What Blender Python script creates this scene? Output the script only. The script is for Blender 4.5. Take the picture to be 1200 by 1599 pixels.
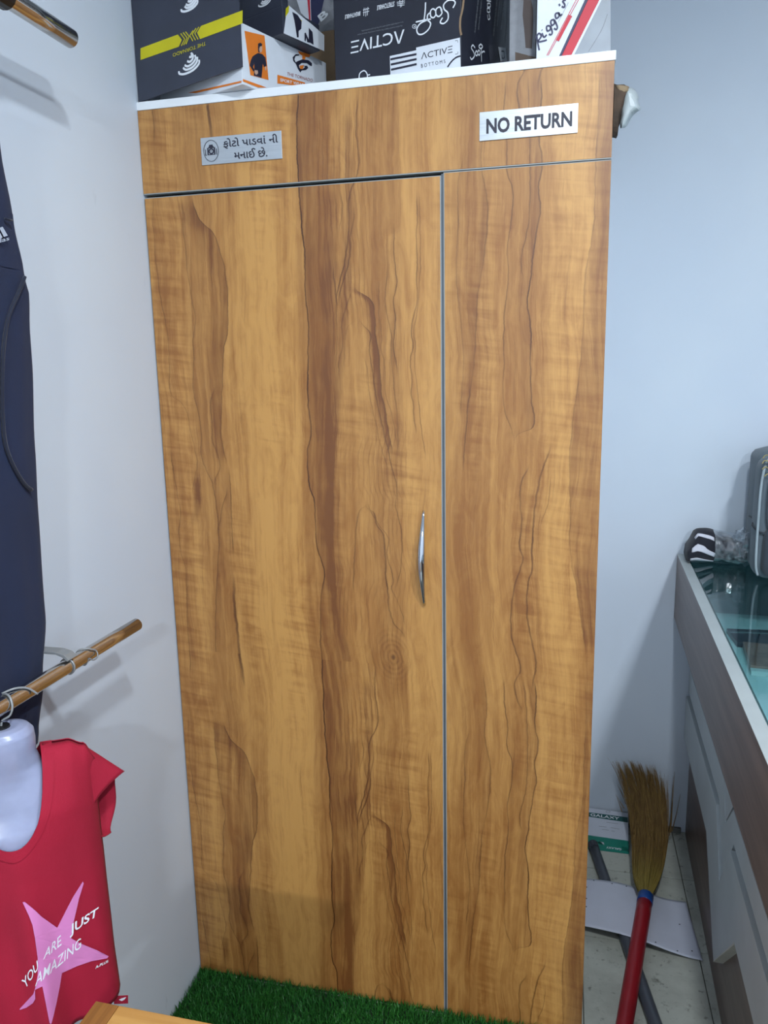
import bpy, bmesh, math, random
from mathutils import Vector, Matrix, noise
from mathutils.geometry import tessellate_polygon

random.seed(7)
for o in list(bpy.data.objects):
    bpy.data.objects.remove(o)
scene = bpy.context.scene
COL = scene.collection

# ------------------------------------------------------------------ camera
FPX, YAW, PITCH, ROLL = 1194.56, 0.2369, -0.1885, -0.0193
CAM = Vector((0.8981, -1.5740, 1.5465))
_f = Vector((-math.sin(YAW) * math.cos(PITCH), math.cos(YAW) * math.cos(PITCH), math.sin(PITCH)))
_r = Vector((math.cos(YAW), math.sin(YAW), 0))
_u = _r.cross(_f)
RIGHT = _r * math.cos(ROLL) + _u * math.sin(ROLL)
UP = -_r * math.sin(ROLL) + _u * math.cos(ROLL)
FWD = _f
cam = bpy.data.cameras.new('camera')
cam.sensor_fit = 'VERTICAL'
cam.sensor_height = 36.0
cam.sensor_width = 36.0
cam.lens = FPX * 36.0 / 1599.0
cam.clip_start = 0.02
camo = bpy.data.objects.new('camera', cam)
COL.objects.link(camo)
M = Matrix(((RIGHT.x, UP.x, -FWD.x, CAM.x), (RIGHT.y, UP.y, -FWD.y, CAM.y), (RIGHT.z, UP.z, -FWD.z, CAM.z), (0, 0, 0, 1)))
camo.matrix_world = M
scene.camera = camo

# ------------------------------------------------------------------ world, lights, exposure
W = bpy.data.worlds.new('world')
scene.world = W
W.use_nodes = True
bgn = W.node_tree.nodes['Background']
bgn.inputs[0].default_value = (0.71, 0.84, 1.0, 1)
bgn.inputs[1].default_value = 1.3

def area_light(name, loc, size, power, color=(0.85, 0.935, 1.0), rot=(0, 0, 0)):
    l = bpy.data.lights.new(name, 'AREA')
    l.shape = 'DISK'
    l.size = size
    l.energy = power
    l.color = color
    o = bpy.data.objects.new(name, l)
    o.location = loc
    o.rotation_euler = rot
    COL.objects.link(o)
    return o
area_light('ceiling_spot_light', (1.72, -1.58, 2.80), 0.14, 40)
area_light('ceiling_spot_light', (1.09, -1.41, 2.80), 0.14, 30)
area_light('ceiling_spot_light', (1.75, -4.55, 2.80), 0.22, 140)

vs = scene.view_settings
vs.view_transform = 'Standard'
vs.look = 'None'
vs.exposure = 0.0
vs.gamma = 1.0
vs.use_curve_mapping = False
scene.cycles.max_bounces = 7
scene.cycles.diffuse_bounces = 3
scene.cycles.glossy_bounces = 3
scene.cycles.transparent_max_bounces = 8
scene.cycles.use_adaptive_sampling = True
scene.cycles.adaptive_threshold = 0.05
scene.cycles.adaptive_min_samples = 12

# ------------------------------------------------------------------ measuring helpers (photo pixel -> point on a plane of the place)
def ray(u, v):
    return RIGHT * ((u - 600) / FPX) - UP * ((v - 799.5) / FPX) + FWD
def on_plane(u, v, p0, n):
    d = ray(u, v)
    t = (Vector(p0) - CAM).dot(n) / d.dot(n)
    return CAM + d * t
def at(u, v, axis, val):
    d = ray(u, v)
    return CAM + d * ((val - CAM[axis]) / d[axis])

# ------------------------------------------------------------------ object helpers
def tag(o, label=None, cat=None, group=None, kind=None):
    if label: o['label'] = label
    if cat: o['category'] = cat
    if group: o['group'] = group
    if kind: o['kind'] = kind
    return o
def empty(name, loc=(0, 0, 0), rz=0.0, label=None, cat=None, group=None):
    o = bpy.data.objects.new(name, None)
    o.empty_display_size = 0.05
    COL.objects.link(o)
    o.location = loc
    o.rotation_euler = (0, 0, rz)
    return tag(o, label, cat, group)

class MB:
    """collects geometry, builds ONE mesh object"""
    def __init__(s):
        s.v, s.f = [], []
    def add(s, vs_, fs):
        b = len(s.v)
        s.v += [Vector(p) for p in vs_]
        s.f += [tuple(i + b for i in f) for f in fs]
        return s
    def box(s, a, b):
        x0, y0, z0 = a; x1, y1, z1 = b
        return s.add([(x0, y0, z0), (x1, y0, z0), (x1, y1, z0), (x0, y1, z0), (x0, y0, z1), (x1, y0, z1), (x1, y1, z1), (x0, y1, z1)],
                     [(3, 2, 1, 0), (4, 5, 6, 7), (0, 1, 5, 4), (1, 2, 6, 5), (2, 3, 7, 6), (3, 0, 4, 7)])
    def prism(s, pts, vec):
        """pts 3D polygon, extruded by vec"""
        n = len(pts); vec = Vector(vec)
        pts = [Vector(p) for p in pts]
        s.add(pts + [p + vec for p in pts], [tuple(reversed(range(n))), tuple(range(n, 2 * n))] + [(i, (i + 1) % n, n + (i + 1) % n, n + i) for i in range(n)])
        return s
    def tube(s, path, rad, seg=10, caps=True, flat=1.0, up=None):
        path = [Vector(p) for p in path]
        if not hasattr(rad, '__len__'): rad = [rad] * len(path)
        ref = Vector(up) if up else Vector((0.31, 0.17, 0.93))
        vs_, fs = [], []
        n = len(path)
        for i, p in enumerate(path):
            d = (path[min(i + 1, n - 1)] - path[max(i - 1, 0)])
            d.normalize()
            a = ref - d * ref.dot(d)
            if a.length < 1e-4: a = Vector((1, 0, 0)) - d * d.x
            a.normalize()
            b = d.cross(a)
            for k in range(seg):
                t = 2 * math.pi * k / seg
                vs_.append(p + (a * math.cos(t) + b * (math.sin(t) * flat)) * rad[i])
        for i in range(n - 1):
            for k in range(seg):
                fs.append((i * seg + k, i * seg + (k + 1) % seg, (i + 1) * seg + (k + 1) % seg, (i + 1) * seg + k))
        if caps:
            fs.append(tuple(reversed(range(seg))))
            fs.append(tuple(range((n - 1) * seg, n * seg)))
        return s.add(vs_, fs)
    def grid(s, fn, nu, nv, close_u=False):
        vs_ = []
        for j in range(nv + 1):
            for i in range(nu if close_u else nu + 1):
                vs_.append(fn(i / nu, j / nv))
        w = nu if close_u else nu + 1
        fs = []
        for j in range(nv):
            for i in range(nu):
                i2 = (i + 1) % w if close_u else i + 1
                fs.append((j * w + i, j * w + i2, (j + 1) * w + i2, (j + 1) * w + i))
        return s.add(vs_, fs)
    def build(s, name, mat, parent=None, smooth=False, bevel=0.0, thick=0.0, subsurf=0):
        me = bpy.data.meshes.new(name)
        me.from_pydata([tuple(p) for p in s.v], [], s.f)
        bm = bmesh.new(); bm.from_mesh(me)
        bmesh.ops.recalc_face_normals(bm, faces=bm.faces)
        if bevel:
            es = [e for e in bm.edges if len(e.link_faces) == 2 and e.calc_face_angle(0) > 0.5]
            bmesh.ops.bevel(bm, geom=es, offset=bevel, segments=2, affect='EDGES', profile=0.6)
        bm.to_mesh(me); bm.free()
        if smooth:
            for p in me.polygons: p.use_smooth = True
        me.materials.append(mat)
        o = bpy.data.objects.new(name, me)
        COL.objects.link(o)
        if parent is not None: o.parent = parent
        if thick:
            m = o.modifiers.new('thickness', 'SOLIDIFY'); m.thickness = thick; m.offset = -1
        if subsurf:
            m = o.modifiers.new('smooth', 'SUBSURF'); m.levels = subsurf; m.render_levels = subsurf
        return o

def rbox(name, a, b, mat, parent=None, bevel=0.002):
    return MB().box(a, b).build(name, mat, parent, bevel=bevel)

# ------------------------------------------------------------------ shader helpers
def srgb(r, g, b):
    f = lambda c: (c / 255 / 12.92) if c / 255 <= 0.04045 else ((c / 255 + 0.055) / 1.055) ** 2.4
    return (f(r), f(g), f(b), 1.0)

class NT:
    def __init__(s, mat):
        mat.use_nodes = True
        s.t = mat.node_tree
        s.n = s.t.nodes
        s.bsdf = s.n['Principled BSDF']
    def node(s, typ, **kw):
        nd = s.n.new(typ)
        for k, v in kw.items(): setattr(nd, k, v)
        return nd
    def link(s, a, b): s.t.links.new(a, b)
    def setin(s, sock, val):
        if isinstance(val, bpy.types.NodeSocket): s.link(val, sock)
        else: sock.default_value = val
    def math(s, op, a, b=None, c=None, clamp=False):
        nd = s.node('ShaderNodeMath', operation=op, use_clamp=clamp)
        s.setin(nd.inputs[0], a)
        if b is not None: s.setin(nd.inputs[1], b)
        if c is not None: s.setin(nd.inputs[2], c)
        return nd.outputs[0]
    def rng(s, v, a, b, c=0.0, d=1.0, smooth=True):
        nd = s.node('ShaderNodeMapRange', interpolation_type='SMOOTHSTEP' if smooth else 'LINEAR', clamp=True)
        s.setin(nd.inputs[0], v)
        for i, q in enumerate((a, b, c, d)): s.setin(nd.inputs[1 + i], q)
        return nd.outputs[0]
    def noise(s, vec, scale, detail=3.0, rough=0.5, dist=0.0):
        nd = s.node('ShaderNodeTexNoise')
        s.setin(nd.inputs['Vector'], vec)
        nd.inputs['Scale'].default_value = scale
        nd.inputs['Detail'].default_value = detail
        nd.inputs['Roughness'].default_value = rough
        nd.inputs['Distortion'].default_value = dist
        return nd.outputs['Fac']
    def vec(s, x, y, z):
        nd = s.node('ShaderNodeCombineXYZ')
        for i, q in enumerate((x, y, z)): s.setin(nd.inputs[i], q)
        return nd.outputs[0]
    def mix(s, fac, a, b):
        nd = s.node('ShaderNodeMix', data_type='RGBA')
        s.setin(nd.inputs[0], fac); s.setin(nd.inputs[6], a); s.setin(nd.inputs[7], b)
        return nd.outputs[2]
    def obj(s):
        return s.node('ShaderNodeTexCoord').outputs['Object']
    def bump(s, h, strength, dist=0.002):
        nd = s.node('ShaderNodeBump')
        nd.inputs['Strength'].default_value = strength
        nd.inputs['Distance'].default_value = dist
        s.link(h, nd.inputs['Height'])
        s.link(nd.outputs[0], s.bsdf.inputs['Normal'])

def mat(name, col, rough=0.5, metal=0.0, var=0.06, scale=9.0, spec=0.5, bump=0.0, bscale=60.0, **kw):
    """plain coloured surface with a little procedural mottling"""
    m = bpy.data.materials.new(name)
    t = NT(m)
    col = col if len(col) == 4 else (*col, 1)
    p = t.obj()
    f = t.noise(p, scale, 4.0, 0.6)
    dark = tuple(c * (1 - 2 * var) for c in col[:3]) + (1,)
    lite = tuple(min(1, c * (1 + 2 * var)) for c in col[:3]) + (1,)
    t.link(t.mix(t.rng(f, 0.25, 0.75), dark, lite), t.bsdf.inputs['Base Color'])
    t.bsdf.inputs['Roughness'].default_value = rough
    t.bsdf.inputs['Metallic'].default_value = metal
    t.bsdf.inputs['Specular IOR Level'].default_value = spec
    if bump: t.bump(t.noise(p, bscale, 3.0), bump)
    for k, v in kw.items():
        t.bsdf.inputs[k].default_value = v
    return m

# ------------------------------------------------------------------ wood laminate (printed grain: repeats every 1.19 m up the sheet)
VEINS = {
    'v1a': (1.6, 0.35, (0, 0), (30, 0.12), [(0.319, 0.068), (0.352, 0.08), (0.381, 0.086), (0.405, 0.082), (0.437, 0.075), (0.468, 0.07), (0.492, 0.056), (0.504, 0.035), (0.561, 0.034), (0.619, 0.034), (0.677, 0.025), (0.743, 0.019), (0.805, 0.018), (0.862, 0.023)]),
    'v1b': (1.6, 0.45, (0, 0), (35, 0.15), [(-0.051, 0.035), (-0.018, 0.036), (0.031, 0.035), (0.074, 0.035), (0.145, 0.038), (0.171, 0.039), (0.196, 0.03), (0.23, 0.028), (0.286, 0.035), (0.316, 0.031), (0.366, 0.024), (0.4, 0.021)]),
    'v2': (1.8, 0.4, (0, 0), (20, 0.22), [(-0.041, 0.105), (-0.014, 0.106), (0.035, 0.105), (0.338, 0.12), (0.364, 0.107), (0.386, 0.098), (0.43, 0.1), (0.466, 0.098), (0.503, 0.089), (0.572, 0.093), (0.611, 0.096), (0.649, 0.104), (0.663, 0.101), (0.695, 0.096), (0.726, 0.092), (0.764, 0.091), (0.797, 0.088), (0.849, 0.09)]),
    'v3': (1.8, 0.55, (58, 0.52), (0, 0), [(0.382, 0.158), (0.396, 0.153), (0.442, 0.149), (0.489, 0.154), (0.503, 0.156), (0.547, 0.161), (0.589, 0.167), (0.616, 0.177), (0.661, 0.182), (0.701, 0.182), (0.736, 0.178), (0.761, 0.169), (0.792, 0.156), (0.806, 0.137), (0.822, 0.123), (0.848, 0.114)]),
    'v3i': (1.6, 0.5, (6, 0.2), (14, 0.25), [(0.338, 0.124), (0.369, 0.14), (0.398, 0.136), (0.418, 0.127), (0.454, 0.128), (0.494, 0.128), (0.52, 0.141)]),
    'v3b': (1.6, 0.5, (16, 0.35), (0, 0), [(0.203, 0.162), (0.223, 0.162), (0.259, 0.162), (0.296, 0.163), (0.333, 0.164), (0.367, 0.163)]),
    'v3e': (1.5, 0.4, (0, 0), (10, 0.2), [(0.243, 0.124), (0.268, 0.134), (0.296, 0.142), (0.318, 0.153), (0.333, 0.156)]),
    'v3c': (4.5, 0.6, (8, 0.2), (5, 0.2), [(-0.066, 0.168), (-0.039, 0.165), (0.001, 0.162), (0.054, 0.16), (0.106, 0.157), (0.158, 0.159)]),
    'v2b': (14, 0.55, (10, 0.15), (6, 0.1), [(0.259, 0.069), (0.292, 0.077), (0.319, 0.081), (0.352, 0.084)]),
    'v4': (2.2, 0.85, (0, 0), (80, 0.4), [(0.0, 0.357), (0.011, 0.358), (0.043, 0.36), (0.086, 0.366), (0.125, 0.368), (0.17, 0.378), (0.188, 0.375), (0.218, 0.365), (0.243, 0.362), (0.273, 0.361), (0.312, 0.361), (0.336, 0.351), (0.366, 0.349), (0.398, 0.349), (0.442, 0.36), (0.465, 0.357), (0.522, 0.356), (0.578, 0.359), (0.639, 0.362), (0.675, 0.358), (0.721, 0.359), (0.755, 0.359), (0.779, 0.356), (0.819, 0.355), (0.848, 0.352), (0.879, 0.352), (0.95, 0.353), (1.0, 0.357)]),
    'v4b': (26, 0.3, (20, 0.12), (20, 0.12), [(0.225, 0.389), (0.243, 0.386), (0.304, 0.389), (0.36, 0.387), (0.436, 0.391), (0.499, 0.397), (0.583, 0.404), (0.624, 0.407), (0.676, 0.404), (0.726, 0.416), (0.766, 0.413), (0.805, 0.413), (0.844, 0.416)]),
    'v12': (14, 0.3, (14, 0.15), (14, 0.15), [(-0.034, 0.42), (-0.018, 0.417), (0.035, 0.413), (0.067, 0.405), (0.127, 0.395), (0.887, 0.46), (0.967, 0.456)]),
    'v5a': (1.8, 0.45, (0, 0), (0, 0), [(0.776, 0.434), (0.817, 0.444), (0.843, 0.44)]),
    'v5b': (2.0, 0.55, (0, 0), (5, 0.3), [(0.646, 0.424), (0.675, 0.426), (0.704, 0.436), (0.733, 0.446), (0.77, 0.454), (0.803, 0.457), (0.826, 0.456), (0.881, 0.479), (0.941, 0.476), (0.999, 0.483)]),
    'v5c': (2.0, 0.5, (5, 0.25), (0, 0), [(0.659, 0.429), (0.686, 0.436), (0.717, 0.45), (0.743, 0.458), (0.769, 0.459), (0.8, 0.467), (0.816, 0.467)]),
    'v5d': (1.8, 0.45, (0, 0), (0, 0), [(0.549, 0.42), (0.605, 0.424), (0.659, 0.424), (0.692, 0.422), (0.726, 0.42)]),
    'v6': (2.0, 0.6, (20, 0.95), (0, 0), [(0.402, 0.538), (0.448, 0.529), (0.487, 0.523), (0.498, 0.519), (0.52, 0.517), (0.548, 0.514), (0.575, 0.513), (0.603, 0.507), (0.641, 0.506), (0.662, 0.5), (0.673, 0.486), (0.683, 0.468)]),
    'v6L': (1.6, 0.4, (0, 0), (6, 0.2), [(0.535, 0.425), (0.566, 0.428), (0.591, 0.436), (0.626, 0.435), (0.653, 0.445), (0.669, 0.452), (0.68, 0.459)]),
    'v7': (1.8, 0.55, (10, 0.2), (0, 0), [(0.316, 0.547), (0.345, 0.546), (0.362, 0.541), (0.402, 0.531), (0.436, 0.521), (0.473, 0.512), (0.498, 0.506), (0.521, 0.503), (0.554, 0.497), (0.587, 0.494), (0.608, 0.497), (0.617, 0.488), (0.629, 0.475)]),
    'v7L': (1.6, 0.3, (0, 0), (0, 0), [(0.549, 0.438), (0.591, 0.441), (0.618, 0.447), (0.626, 0.456), (0.631, 0.465)]),
    'v7i': (1.6, 0.35, (0, 0), (0, 0), [(0.368, 0.53), (0.402, 0.517), (0.436, 0.508), (0.487, 0.495), (0.498, 0.492), (0.535, 0.489), (0.571, 0.483)]),
    'v8a': (1.6, 0.4, (0, 0), (0, 0), [(0.414, 0.549), (0.476, 0.536), (0.498, 0.528), (0.559, 0.524), (0.581, 0.518), (0.603, 0.52), (0.64, 0.516), (0.694, 0.517)]),
    'v8b': (1.6, 0.4, (0, 0), (0, 0), [(0.402, 0.552), (0.464, 0.551), (0.498, 0.547), (0.559, 0.541), (0.602, 0.541), (0.656, 0.53), (0.714, 0.535)]),
    'v8c': (1.8, 0.5, (10, 0.2), (0, 0), [(0.542, 0.553), (0.586, 0.545), (0.629, 0.55), (0.661, 0.547), (0.692, 0.554), (0.718, 0.551), (0.786, 0.549)]),
    'v9': (1.8, 0.5, (0, 0), (8, 0.25), [(0.436, 0.59), (0.464, 0.586), (0.492, 0.584), (0.498, 0.581), (0.531, 0.583), (0.561, 0.58), (0.585, 0.587), (0.601, 0.583), (0.628, 0.585), (0.659, 0.595), (0.691, 0.595), (0.732, 0.596), (0.763, 0.595), (0.793, 0.598), (0.829, 0.596)]),
    'v9b': (1.6, 0.4, (0, 0), (0, 0), [(0.391, 0.61), (0.447, 0.601), (0.478, 0.598), (0.498, 0.595), (0.525, 0.592), (0.558, 0.589), (0.585, 0.592), (0.601, 0.588), (0.654, 0.597), (0.732, 0.603), (0.829, 0.602)]),
    'v10': (2.6, 0.65, (14, 0.25), (0, 0), [(0.062, 0.555), (0.079, 0.537), (0.107, 0.526), (0.14, 0.524), (0.15, 0.524), (0.165, 0.52), (0.202, 0.52), (0.232, 0.517), (0.253, 0.514), (0.267, 0.502), (0.291, 0.495), (0.3, 0.481)]),
    'v10c': (1.8, 0.45, (0, 0), (0, 0), [(0.08, 0.559), (0.121, 0.547), (0.151, 0.533), (0.158, 0.536), (0.214, 0.523), (0.244, 0.526), (0.267, 0.507), (0.307, 0.483)]),
    'v10L': (2.4, 0.55, (0, 0), (12, 0.2), [(0.144, 0.445), (0.215, 0.45), (0.26, 0.455), (0.287, 0.461), (0.298, 0.468), (0.303, 0.479)]),
    'v10d': (1.8, 0.4, (0, 0), (0, 0), [(0.151, 0.544), (0.203, 0.555), (0.263, 0.555), (0.292, 0.546), (0.321, 0.543)]),
    'r1': (2.0, 0.4, (25, 0.25), (0, 0), [(0.374, 0.69), (0.469, 0.698), (0.561, 0.712), (0.667, 0.719), (0.736, 0.732), (0.8, 0.737), (0.872, 0.724), (0.942, 0.729), (1.008, 0.723)]),
    'r1b': (1.8, 0.35, (0, 0), (12, 0.2), [(0.469, 0.684), (0.561, 0.69), (0.695, 0.676), (0.782, 0.679), (0.853, 0.681), (0.882, 0.689)]),
    'r2a': (1.8, 0.45, (0, 0), (18, 0.18), [(0.434, 0.79), (0.45, 0.784), (0.469, 0.775), (0.56, 0.771), (0.626, 0.771), (0.7, 0.778), (0.735, 0.775), (0.777, 0.782), (0.827, 0.784), (0.856, 0.773), (0.892, 0.773), (0.939, 0.767), (0.995, 0.769)]),
    'r2b': (2.2, 0.65, (34, 0.34), (0, 0), [(0.431, 0.798), (0.445, 0.83), (0.491, 0.827), (0.559, 0.823), (0.603, 0.824), (0.647, 0.816), (0.694, 0.822), (0.762, 0.831), (0.795, 0.838), (0.824, 0.833), (0.86, 0.839), (0.906, 0.832), (0.953, 0.835), (1.008, 0.833)]),
    'r2c': (1.8, 0.45, (6, 0.15), (0, 0), [(0.691, 0.807), (0.699, 0.804), (0.783, 0.816), (0.862, 0.817), (0.936, 0.813), (0.992, 0.811)]),
    'r3a': (2.6, 0.55, (4, 0.2), (4, 0.2), [(-0.024, 0.829), (0.023, 0.84), (0.067, 0.833), (0.111, 0.826), (0.165, 0.825), (0.203, 0.835), (0.214, 0.833), (0.256, 0.834), (0.305, 0.837), (0.333, 0.841), (0.376, 0.851), (0.413, 0.866)]),
    'r3b': (2.4, 0.5, (0, 0), (14, 0.2), [(-0.071, 0.804), (-0.049, 0.794), (-0.02, 0.791), (0.009, 0.806), (0.043, 0.799), (0.076, 0.792), (0.159, 0.797), (0.197, 0.809), (0.217, 0.815), (0.231, 0.809), (0.28, 0.811), (0.309, 0.808), (0.352, 0.81), (0.378, 0.823)]),
    'r3c': (1.6, 0.4, (0, 0), (0, 0), [(0.276, 0.85), (0.315, 0.863), (0.362, 0.867)]),
    'r4': (1.8, 0.3, (0, 0), (70, 0.42), [(0.057, 0.943), (0.154, 0.928), (0.232, 0.91), (0.306, 0.909), (0.353, 0.905), (0.445, 0.907), (0.513, 0.916), (0.601, 0.923), (0.686, 0.925), (0.769, 0.937), (0.854, 0.937), (0.927, 0.939), (0.999, 0.939)]),
}
Z0, PER = 0.89, 1.19
def wood_material():
    m = bpy.data.materials.new('wood_laminate')
    t = NT(m)
    sep = t.node('ShaderNodeSeparateXYZ')
    pos = t.obj()
    t.link(pos, sep.inputs[0])
    X, Y, Z = sep.outputs
    vraw = t.math('DIVIDE', t.math('SUBTRACT', Z, Z0), PER)
    V = t.math('FRACT', t.math('ADD', vraw, 10.0))
    VB = t.math('FRACT', t.math('ADD', vraw, 10.2))
    # jagged warp of the printed lines
    zz = t.math('MULTIPLY', V, PER)
    wv = t.vec(t.math('MULTIPLY', X, 18.0), 0.0, t.math('MULTIPLY', zz, 30.0))
    jag = t.math('MULTIPLY', t.math('SUBTRACT', t.noise(wv, 1.0, 4.0, 0.6), 0.5), 0.008)
    wv2 = t.vec(t.math('MULTIPLY', X, 6.0), 3.0, t.math('MULTIPLY', zz, 6.0))
    # the lower repeat sits a little to the right
    low = t.rng(Z, 1.02, 0.78)
    shift = t.math('MULTIPLY', low, t.rng(X, 0.10, 0.30, 0.004, -0.014, False))
    xw = t.math('ADD', t.math('ADD', X, shift), jag)
    lines, tone = None, None
    swell = t.noise(t.vec(t.math('MULTIPLY', X, 12.0), 7.0, t.math('MULTIPLY', zz, 9.0)), 1.0, 2.0)
    swell = t.rng(swell, 0.3, 0.7, 0.45, 1.35, False)
    grads = []
    for name, (w, st, L, R, pts) in VEINS.items():
        vmin, vmax = pts[0][0], pts[-1][0]
        sh = 0.2 if (vmin < -0.005 and vmax < 0.75) else 0.0
        vv = VB if sh else V
        q = [(min(1, max(0, a + sh)), b) for a, b in pts]
        fc = t.node('ShaderNodeFloatCurve')
        t.link(vv, fc.inputs['Value'])
        c = fc.mapping.curves[0]
        fc.mapping.use_clip = False
        c.points[0].location = (0.0, q[0][1]) if q[0][0] > 0.001 else q[0]
        c.points[1].location = (1.0, q[-1][1]) if q[-1][0] < 0.999 else q[-1]
        for a, b in q:
            if 0.002 < a < 0.998:
                c.points.new(a, b)
        fc.mapping.update()
        dx = t.math('SUBTRACT', xw, fc.outputs[0])
        a0, a1 = q[0][0], q[-1][0]
        win = swell
        if a0 > 0.02: win = t.math('MULTIPLY', win, t.rng(vv, a0 - 0.012, a0 + 0.02))
        a1 = min(a1, 0.99)
        if name != 'v4': win = t.math('MULTIPLY', win, t.rng(vv, a1 + 0.008, a1 - 0.02))
        hw = w * 0.00062
        ln = t.math('MULTIPLY', t.rng(t.math('ABSOLUTE', dx), hw * 1.7, hw * 0.35, 0.0, st), win)
        if w > 8:
            tone = ln if tone is None else t.math('ADD', tone, ln)
        else:
            lines = ln if lines is None else t.math('MAXIMUM', lines, ln)
        for (ext, s_), sign in ((L, -1), (R, 1)):
            if not ext: continue
            d = t.math('MULTIPLY', dx, float(sign))
            g = t.math('MULTIPLY', t.rng(d, ext * 0.001, 0.0, 0.0, s_, True), t.math('GREATER_THAN', d, 0.0))
            g = t.math('MULTIPLY', g, win)
            tone = g if tone is None else t.math('ADD', tone, g)
        if name == 'v4': dxm = dx
    # knot
    kx, kz = 0.526, 0.908
    vk = t.math('SUBTRACT', t.math('FRACT', t.math('ADD', vraw, 10.0 - (kz - Z0) / PER + 0.5)), 0.5)
    ex = t.math('DIVIDE', t.math('SUBTRACT', xw, kx), 0.9)
    ez = t.math('MULTIPLY', vk, PER * 0.8)
    kr = t.math('SQRT', t.math('ADD', t.math('MULTIPLY', ex, ex), t.math('MULTIPLY', ez, ez)))
    krn = t.math('ADD', kr, t.math('MULTIPLY', jag, 1.6))
    ringk = t.math('MULTIPLY', t.math('ADD', t.math('SINE', t.math('MULTIPLY', krn, 640.0)), 0.7), t.rng(kr, 0.075, 0.012, 0.0, 0.15))
    core = t.rng(kr, 0.007, 0.0015, 0.0, 0.6)
    kz_ = t.rng(Z, 1.35, 1.2)
    ringk = t.math('MULTIPLY', ringk, kz_); core = t.math('MULTIPLY', core, kz_)
    tone = t.math('ADD', tone, t.math('MAXIMUM', ringk, 0.0))
    tone = t.math('ADD', tone, t.math('MULTIPLY', kz_, t.rng(kr, 0.06, 0.01, 0.0, 0.10)))
    lines = t.math('MAXIMUM', lines, core)
    # broad streaks running up the sheet
    wob = t.math('MULTIPLY', t.math('SUBTRACT', t.noise(t.vec(t.math('MULTIPLY', X, 2.0), 0.0, t.math('MULTIPLY', Z, 2.2)), 1.0, 2.0), 0.5), 0.07)
    xs_ = t.math('ADD', xw, wob)
    s1 = t.noise(t.vec(t.math('MULTIPLY', xs_, 17.0), 1.3, t.math('MULTIPLY', Z, 1.0)), 1.0, 3.0, 0.55, 0.5)
    s2 = t.noise(t.vec(t.math('MULTIPLY', xs_, 80.0), 5.1, t.math('MULTIPLY', Z, 3.2)), 1.0, 4.0, 0.65, 0.6)
    s3 = t.noise(t.vec(t.math('MULTIPLY', xs_, 430.0), 2.2, t.math('MULTIPLY', Z, 11.0)), 1.0, 2.0, 0.6)
    blot = t.noise(t.vec(t.math('MULTIPLY', X, 26.0), 8.0, t.math('MULTIPLY', Z, 9.0)), 1.0, 4.0, 0.62, 1.6)
    # overall light and dark lanes across the sheet
    fc = t.node('ShaderNodeFloatCurve')
    t.link(t.math('ADD', X, t.math('MULTIPLY', wob, 0.35)), fc.inputs['Value'])
    fc.mapping.use_clip = False
    c = fc.mapping.curves[0]
    c.points[0].location = (0.0, 0.22); c.points[1].location = (1.0, 0.5)
    for a_, b_ in ((0.03, 0.30), (0.07, 0.20), (0.09, 0.42), (0.14, 0.50), (0.165, 0.22), (0.20, 0.18), (0.26, 0.02), (0.325, 0.06), (0.345, 0.40), (0.40, 0.52), (0.43, 0.34), (0.47, 0.26), (0.52, 0.40), (0.553, 0.38), (0.57, 0.10), (0.60, 0.06), (0.64, 0.16), (0.67, 0.34), (0.71, 0.44), (0.76, 0.26), (0.80, 0.34), (0.84, 0.28), (0.87, 0.08), (0.92, 0.05), (0.945, 0.38)):
        c.points.new(a_, b_)
    fc.mapping.update()
    lane = fc.outputs[0]
    # fine contour lines beside the main vein
    rg = t.math('SINE', t.math('ADD', t.math('MULTIPLY', dxm, 620.0), t.math('ADD', t.math('MULTIPLY', s1, 22.0), t.math('MULTIPLY', wob, 160.0))))
    rmask = t.math('MULTIPLY', t.rng(dxm, 0.015, 0.06), t.rng(dxm, 0.25, 0.16))
    rmask = t.math('MULTIPLY', rmask, t.rng(t.noise(wv2, 1.0, 2.0), 0.40, 0.62, 0.0, 0.36))
    rgm = t.math('MULTIPLY', t.rng(rg, 0.3, 1.0), rmask)
    # curly figure across the grain
    curl = t.noise(t.vec(t.math('MULTIPLY', X, 7.0), 4.0, t.math('MULTIPLY', t.math('ADD', Z, t.math('MULTIPLY', X, 0.14)), 62.0)), 1.0, 2.0, 0.5, 0.5)
    cmask = t.noise(t.vec(t.math('MULTIPLY', X, 9.0), 9.0, t.math('MULTIPLY', Z, 2.6)), 1.0, 2.0)
    edge = t.math('MAXIMUM', t.rng(X, 0.11, 0.06), t.rng(X, 0.82, 0.88, 0.0, 0.62))
    cm = t.math('MAXIMUM', t.rng(cmask, 0.5, 0.68, 0.0, 0.9), t.math('MULTIPLY', edge, 0.9))
    cur = t.math('MULTIPLY', t.math('SUBTRACT', curl, 0.5), cm)
    pale, mid = srgb(197, 145, 78), srgb(156, 102, 46)
    brown, vein = srgb(110, 62, 24), srgb(74, 37, 10)
    f = t.math('ADD', t.rng(s1, 0.32, 0.68, 0.0, 0.55), t.math('MULTIPLY', t.math('SUBTRACT', s2, 0.5), 1.25))
    f = t.math('ADD', f, t.math('MULTIPLY', t.math('SUBTRACT', s3, 0.5), 0.55))
    f = t.math('ADD', f, t.math('MULTIPLY', t.math('SUBTRACT', blot, 0.5), 1.35))
    f = t.math('ADD', f, t.math('MULTIPLY', lane, 0.7))
    f = t.math('ADD', f, t.math('MULTIPLY', cur, 1.75), None, True)
    base = t.mix(f, pale, mid)
    pore = t.noise(t.vec(t.math('MULTIPLY', xs_, 190.0), 6.6, t.math('MULTIPLY', Z, 4.5)), 1.0, 3.0, 0.6, 0.3)
    tone = t.math('ADD', tone, t.rng(pore, 0.58, 0.74, 0.0, 0.30))
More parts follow.
